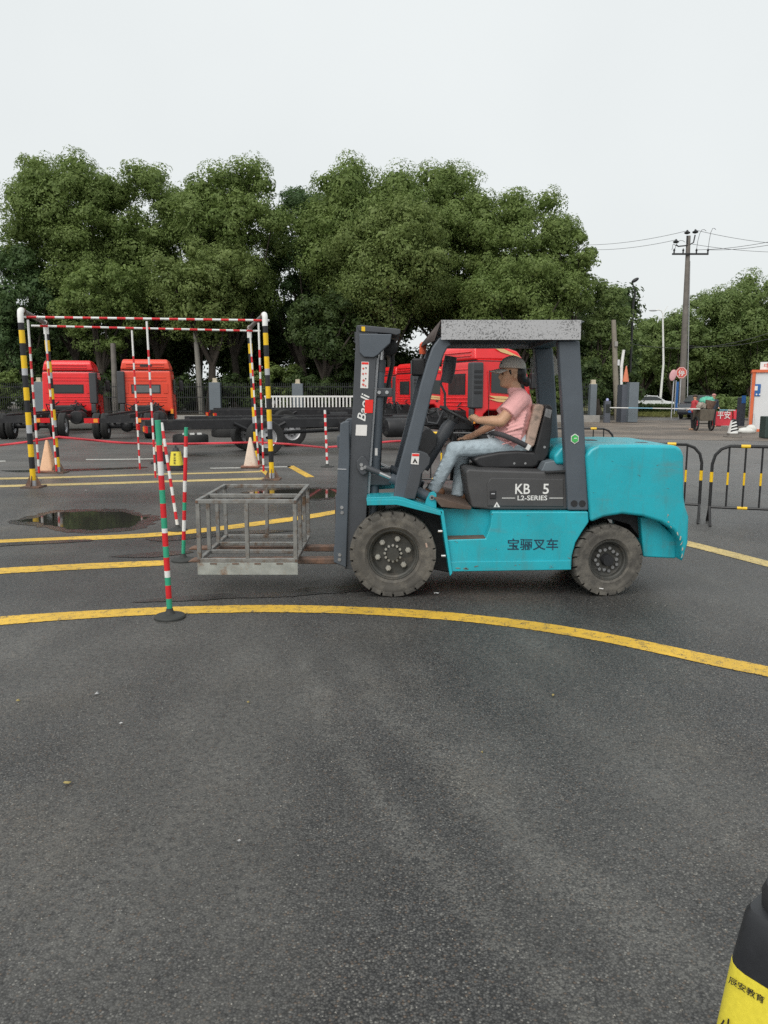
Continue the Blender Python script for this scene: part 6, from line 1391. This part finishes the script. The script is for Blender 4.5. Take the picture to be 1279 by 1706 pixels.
MB().box(cc + tilt @ Vector((-.103, -.035, .03)), (.012, .03, .012)).build('cap_badge', INKB, hat)
MB().ell(cc + tilt @ Vector((0, 0, .098)), (.01, .01, .006)).build('cap_button', CAPM, hat)

# hand cart seller by the gate and a second person behind
def stander(c, h, face, cols, label, seed=0, sit=False):
    c = Vector(c); k = h / 1.7; t = thing('person', c, label, 'person', 'people at the cart')
    f = Matrix.Rotation(face, 3, 'Z'); P = lambda x, y, z: c + f @ Vector((x, y, z)) * k
    b = MB(); b.ell(P(0, 0, 1.58), (.09 * k, .08 * k, .115 * k)); b.ell(P(-.07, 0, 1.55), (.03 * k, .02 * k, .03 * k)); b.cap(P(0, 0, 1.36), P(0, 0, 1.48), .055 * k); b.cap(P(0, -.16, 1.36), P(0, .16, 1.36), .06 * k); b.cap(P(0, 0, 1.3), P(0, 0, .95), .12 * k)
    for s in (-1, 1):
        b.cap(P(0, s * .19, 1.36), P(.02, s * .25, 1.08), .045 * k, .038 * k); b.cap(P(.02, s * .25, 1.08), P(-.2, s * .2, .98), .037 * k, .027 * k); b.ell(P(-.25, s * .19, .97), (.045 * k, .035 * k, .02 * k))
        for q in range(4): b.cap(P(-.27, s * .19 + (q - 1.5) * .018, .97), P(-.33, s * .19 + (q - 1.5) * .02, .955), .009 * k)
        b.cap(P(-.25, s * .16, .98), P(-.29, s * .13, .97), .010 * k)
        b.cap(P(0, s * .09, .92), P(-.03 if s > 0 else .03, s * .1, .5), .075 * k, .055 * k); b.cap(P(-.03 if s > 0 else .03, s * .1, .5), P(0, s * .1, .09), .05 * k, .035 * k); b.cap(P(.03, s * .1, .05), P(-.15, s * .11, .04), .045 * k, .035 * k)
    o = remeshed(b, 'body', SKIN, t, .012, 2)
    s_ = MB(); s_.cap(P(0, -.14, 1.34), P(0, .14, 1.34), .085 * k); s_.cap(P(0, 0, 1.3), P(0, 0, .95), .16 * k, .165 * k)
    for s in (-1, 1): s_.cap(P(0, s * .19, 1.36), P(.02, s * .25, 1.08), .062 * k, .055 * k); s_.cap(P(.02, s * .25, 1.08), P(-.13, s * .22, 1.01), .052 * k, .045 * k)
    remeshed(s_, 'jacket', cols[0], o, .015, 2)
    l = MB()
    for s in (-1, 1): l.cap(P(0, s * .08, .92), P(-.03 if s > 0 else .03, s * .1, .5), .095 * k, .075 * k); l.cap(P(-.03 if s > 0 else .03, s * .1, .5), P(0, s * .1, .12), .072 * k, .062 * k)
    remeshed(l, 'trousers', cols[1], o, .015, 2)
    hh = MB(); hh.ell(P(.015, 0, 1.63), (.105 * k, .10 * k, .09 * k)); hh.ell(P(-.06, 0, 1.63), (.11 * k, .08 * k, .02 * k)); hh.build('hat', cols[2], o)
    return t
DK = pm('dark_trousers', (.025, .025, .03), .8)
c1_ = G(1172, 718.5); stander((c1_.x, c1_.y + 1.2, 0), 1.66, R(10), (pm('red_jacket', (.42, .04, .05), .8, 0, .2, 9), DK, pm('dark_hat', (.05, .035, .03), .8)), 'person in a red jacket and dark hat standing behind the hand cart')
c2_ = G(1188, 714); stander((W(1188, 680, c2_.y + 2).x, c2_.y + 2, 0), 1.70, R(90), (pm('navy_jacket', (.03, .04, .06), .8), DK, pm('dusty_pink_hat', (.45, .22, .20), .8)), 'person with a pinkish cap behind the green bundle on the cart')
# hand cart with load
cy0 = c1_.y; xc = W(1177, 700, cy0).x
t = thing('hand_cart', (xc, cy0, 0), 'brown two wheeled hand cart with a boxy body near the gate', 'cart')
WOOD = pm('cart_brown', (.10, .085, .065), .8, 0, .3, 6)
MB().prism([(xc - .30, cy0, .48), (xc + .30, cy0, .48), (xc + .38, cy0, 1.0), (xc - .30, cy0, 1.0)], (0, .9, 0)).build('box_body', WOOD, t, bevel=.02)
for s in (-1, 1):
    w = MB(); cx_ = xc + s * .36; w.lathe([(.27, -.03), (.33, -.03), (.34, 0), (.33, .03), (.27, .03), (.27, -.03)], (cx_, cy0 + .3, .34), (1, 0, 0), 22, caps=False)
    w = w.build('wheel', RUBBERD, t)
    for k in range(6): a = math.pi * k / 6; d = Vector((0, math.cos(a), math.sin(a))) * .27; MB().tube(Vector((cx_, cy0 + .3, .34)) - d, Vector((cx_, cy0 + .3, .34)) + d, .012, n=5).build('spoke', DARKST, w)
MB().tube((xc - .36, cy0 + .3, .34), (xc + .36, cy0 + .3, .34), .02, n=8).build('axle', DARKST, t); MB().tube((xc + .2, cy0 + .02, .0), (xc + .2, cy0 + .02, .5), .025, n=6).build('prop_leg', DARKST, t)
MB().bx(xc - .85, xc - .3, cy0 + .05, cy0 + .5, 1.0, 1.04).build('side_tray', WHT, t)
def lumpy(c, r, seed, n=14):
    q = random.Random(seed); m = MB(); c = Vector(c); m.ell(c, tuple(k * .8 for k in r))
    for k in range(n):
        d = Vector((q.uniform(-1, 1), q.uniform(-1, 1), q.uniform(-.9, 1))).normalized(); p = c + Vector((d.x * r[0], d.y * r[1], d.z * r[2])) * .62; m.ell(p, tuple(x * q.uniform(.22, .45) for x in r), Matrix.Rotation(q.uniform(0, 3), 3, 'X') @ Matrix.Rotation(q.uniform(0, 3), 3, 'Z'))
    return m
bk_ = thing('wicker_basket', (xc + .2, cy0 + .3, 1.0), 'brown wicker basket on the right of the hand cart', 'basket')
WK = pm('brown_wicker', (.16, .10, .075), .85, 0, .4, 14, bump=.6, bscale=30)
MB().lathe([(.12, 0), (.17, .1), (.22, .26), (.25, .40), (.22, .40), (.18, .2)], (xc + .2, cy0 + .3, 1.0), (.15, -.1, 1), 18).build('basket_wall', WK, bk_)
for k in range(3): MB().lathe([(.15 + .035 * k, .06 + .12 * k), (.165 + .035 * k, .075 + .12 * k), (.15 + .035 * k, .09 + .12 * k)], (xc + .2, cy0 + .3, 1.0), (.15, -.1, 1), 18, caps=False).build('woven_band', pm('pale_wicker', (.26, .18, .13), .85), bk_)
tag(remeshed(lumpy((xc - .14, cy0 + .35, 1.16), (.26, .24, .20), 4), 'sack', pm('patterned_sack', (.30, .26, .22), .85, 0, .6, 12), None, .02, 2), 'patterned grey sack on the left of the hand cart', 'sack')
tag(remeshed(lumpy((xc + .36, cy0 + .95, 1.32), (.42, .32, .34), 9, 18), 'green_bundle', pm('mint_green_cloth', (.10, .42, .30), .7, 0, .15, 6, bump=.4, bscale=7), None, .02, 1), 'mint green cloth bundle behind the wicker basket', 'bundle')
# ------------------------------------------------------------------ litter and loose grit
rl = random.Random(12)
def scrap(u, v, s, mat, label):
    c = G(u, v); s = s * .6; k = 7; pts = [c + Vector((math.cos(R(360 * i / k)) * s * rl.uniform(.6, 1.2), math.sin(R(360 * i / k)) * s * rl.uniform(.4, .9), .006 + rl.uniform(0, .012))) for i in range(k)]
    m = MB(); m._add(pts + [c + Vector((0, 0, .018))], [(i, (i + 1) % k, k) for i in range(k)]); o = m.build('litter_scrap', mat); s_ = o.modifiers.new('solid', 'SOLIDIFY'); s_.thickness = .0015; tag(o, label, 'litter', 'litter scraps on the asphalt')
LEAFD = pm('dry_leaf', (.30, .24, .09), .8); PAPER = pm('dirty_paper', (.42, .42, .42), .8)
scrap(727, 990, .05, PAPER, 'crumpled grey paper scrap under the forklift behind the front wheel')
scrap(161, 1158, .028, PAPER, 'small white paper scrap on the asphalt at the left below the yellow line')
scrap(413, 1173, .016, LEAFD, 'tiny pale leaf on the asphalt below the striped pole base')
scrap(202, 1208, .024, PAPER, 'flattened grey scrap at the left of the foreground asphalt')
scrap(921, 1161, .022, LEAFD, 'small yellowish leaf on the asphalt right of centre below the yellow arc')
scrap(399, 1405, .013, PAPER, 'white chip in the middle of the foreground asphalt')
scrap(803, 1257, .010, LEAFD, 'tiny yellow leaf right of centre in the foreground')
scrap(112, 1308, .03, LEAFD, 'pale brown smear of leaf at the left of the foreground')
scrap(30, 1170, .025, LEAFD, 'dry leaf near the left edge below the yellow line')
scrap(143, 818, .05, PAPER, 'pale scrap on the asphalt right of the front left portal post')
n = 1200; rng = np.random.default_rng(8)
y = 1.5 + rng.random(n) ** 1.6 * 8; x = rng.uniform(-.62, .62, n) * (y + .6)
vs, fs = [], []
for i in range(n):
    s = rng.uniform(.0012, .0042); o = len(vs)
    vs += [(x[i] - s, y[i], .001), (x[i] + s * .8, y[i] - s * .7, .001), (x[i] + s * .4, y[i] + s, .001), (x[i], y[i], .001 + s * 1.3)]
    fs += [(o, o + 1, o + 3), (o + 1, o + 2, o + 3), (o + 2, o, o + 3)]
m = MB(); m._add(vs, fs); struct(m.build('loose_grit', pm('grit', (.27, .26, .235), .8, 0, .5, 30)), 'stuff')
for m_ in bpy.data.materials:
    pass
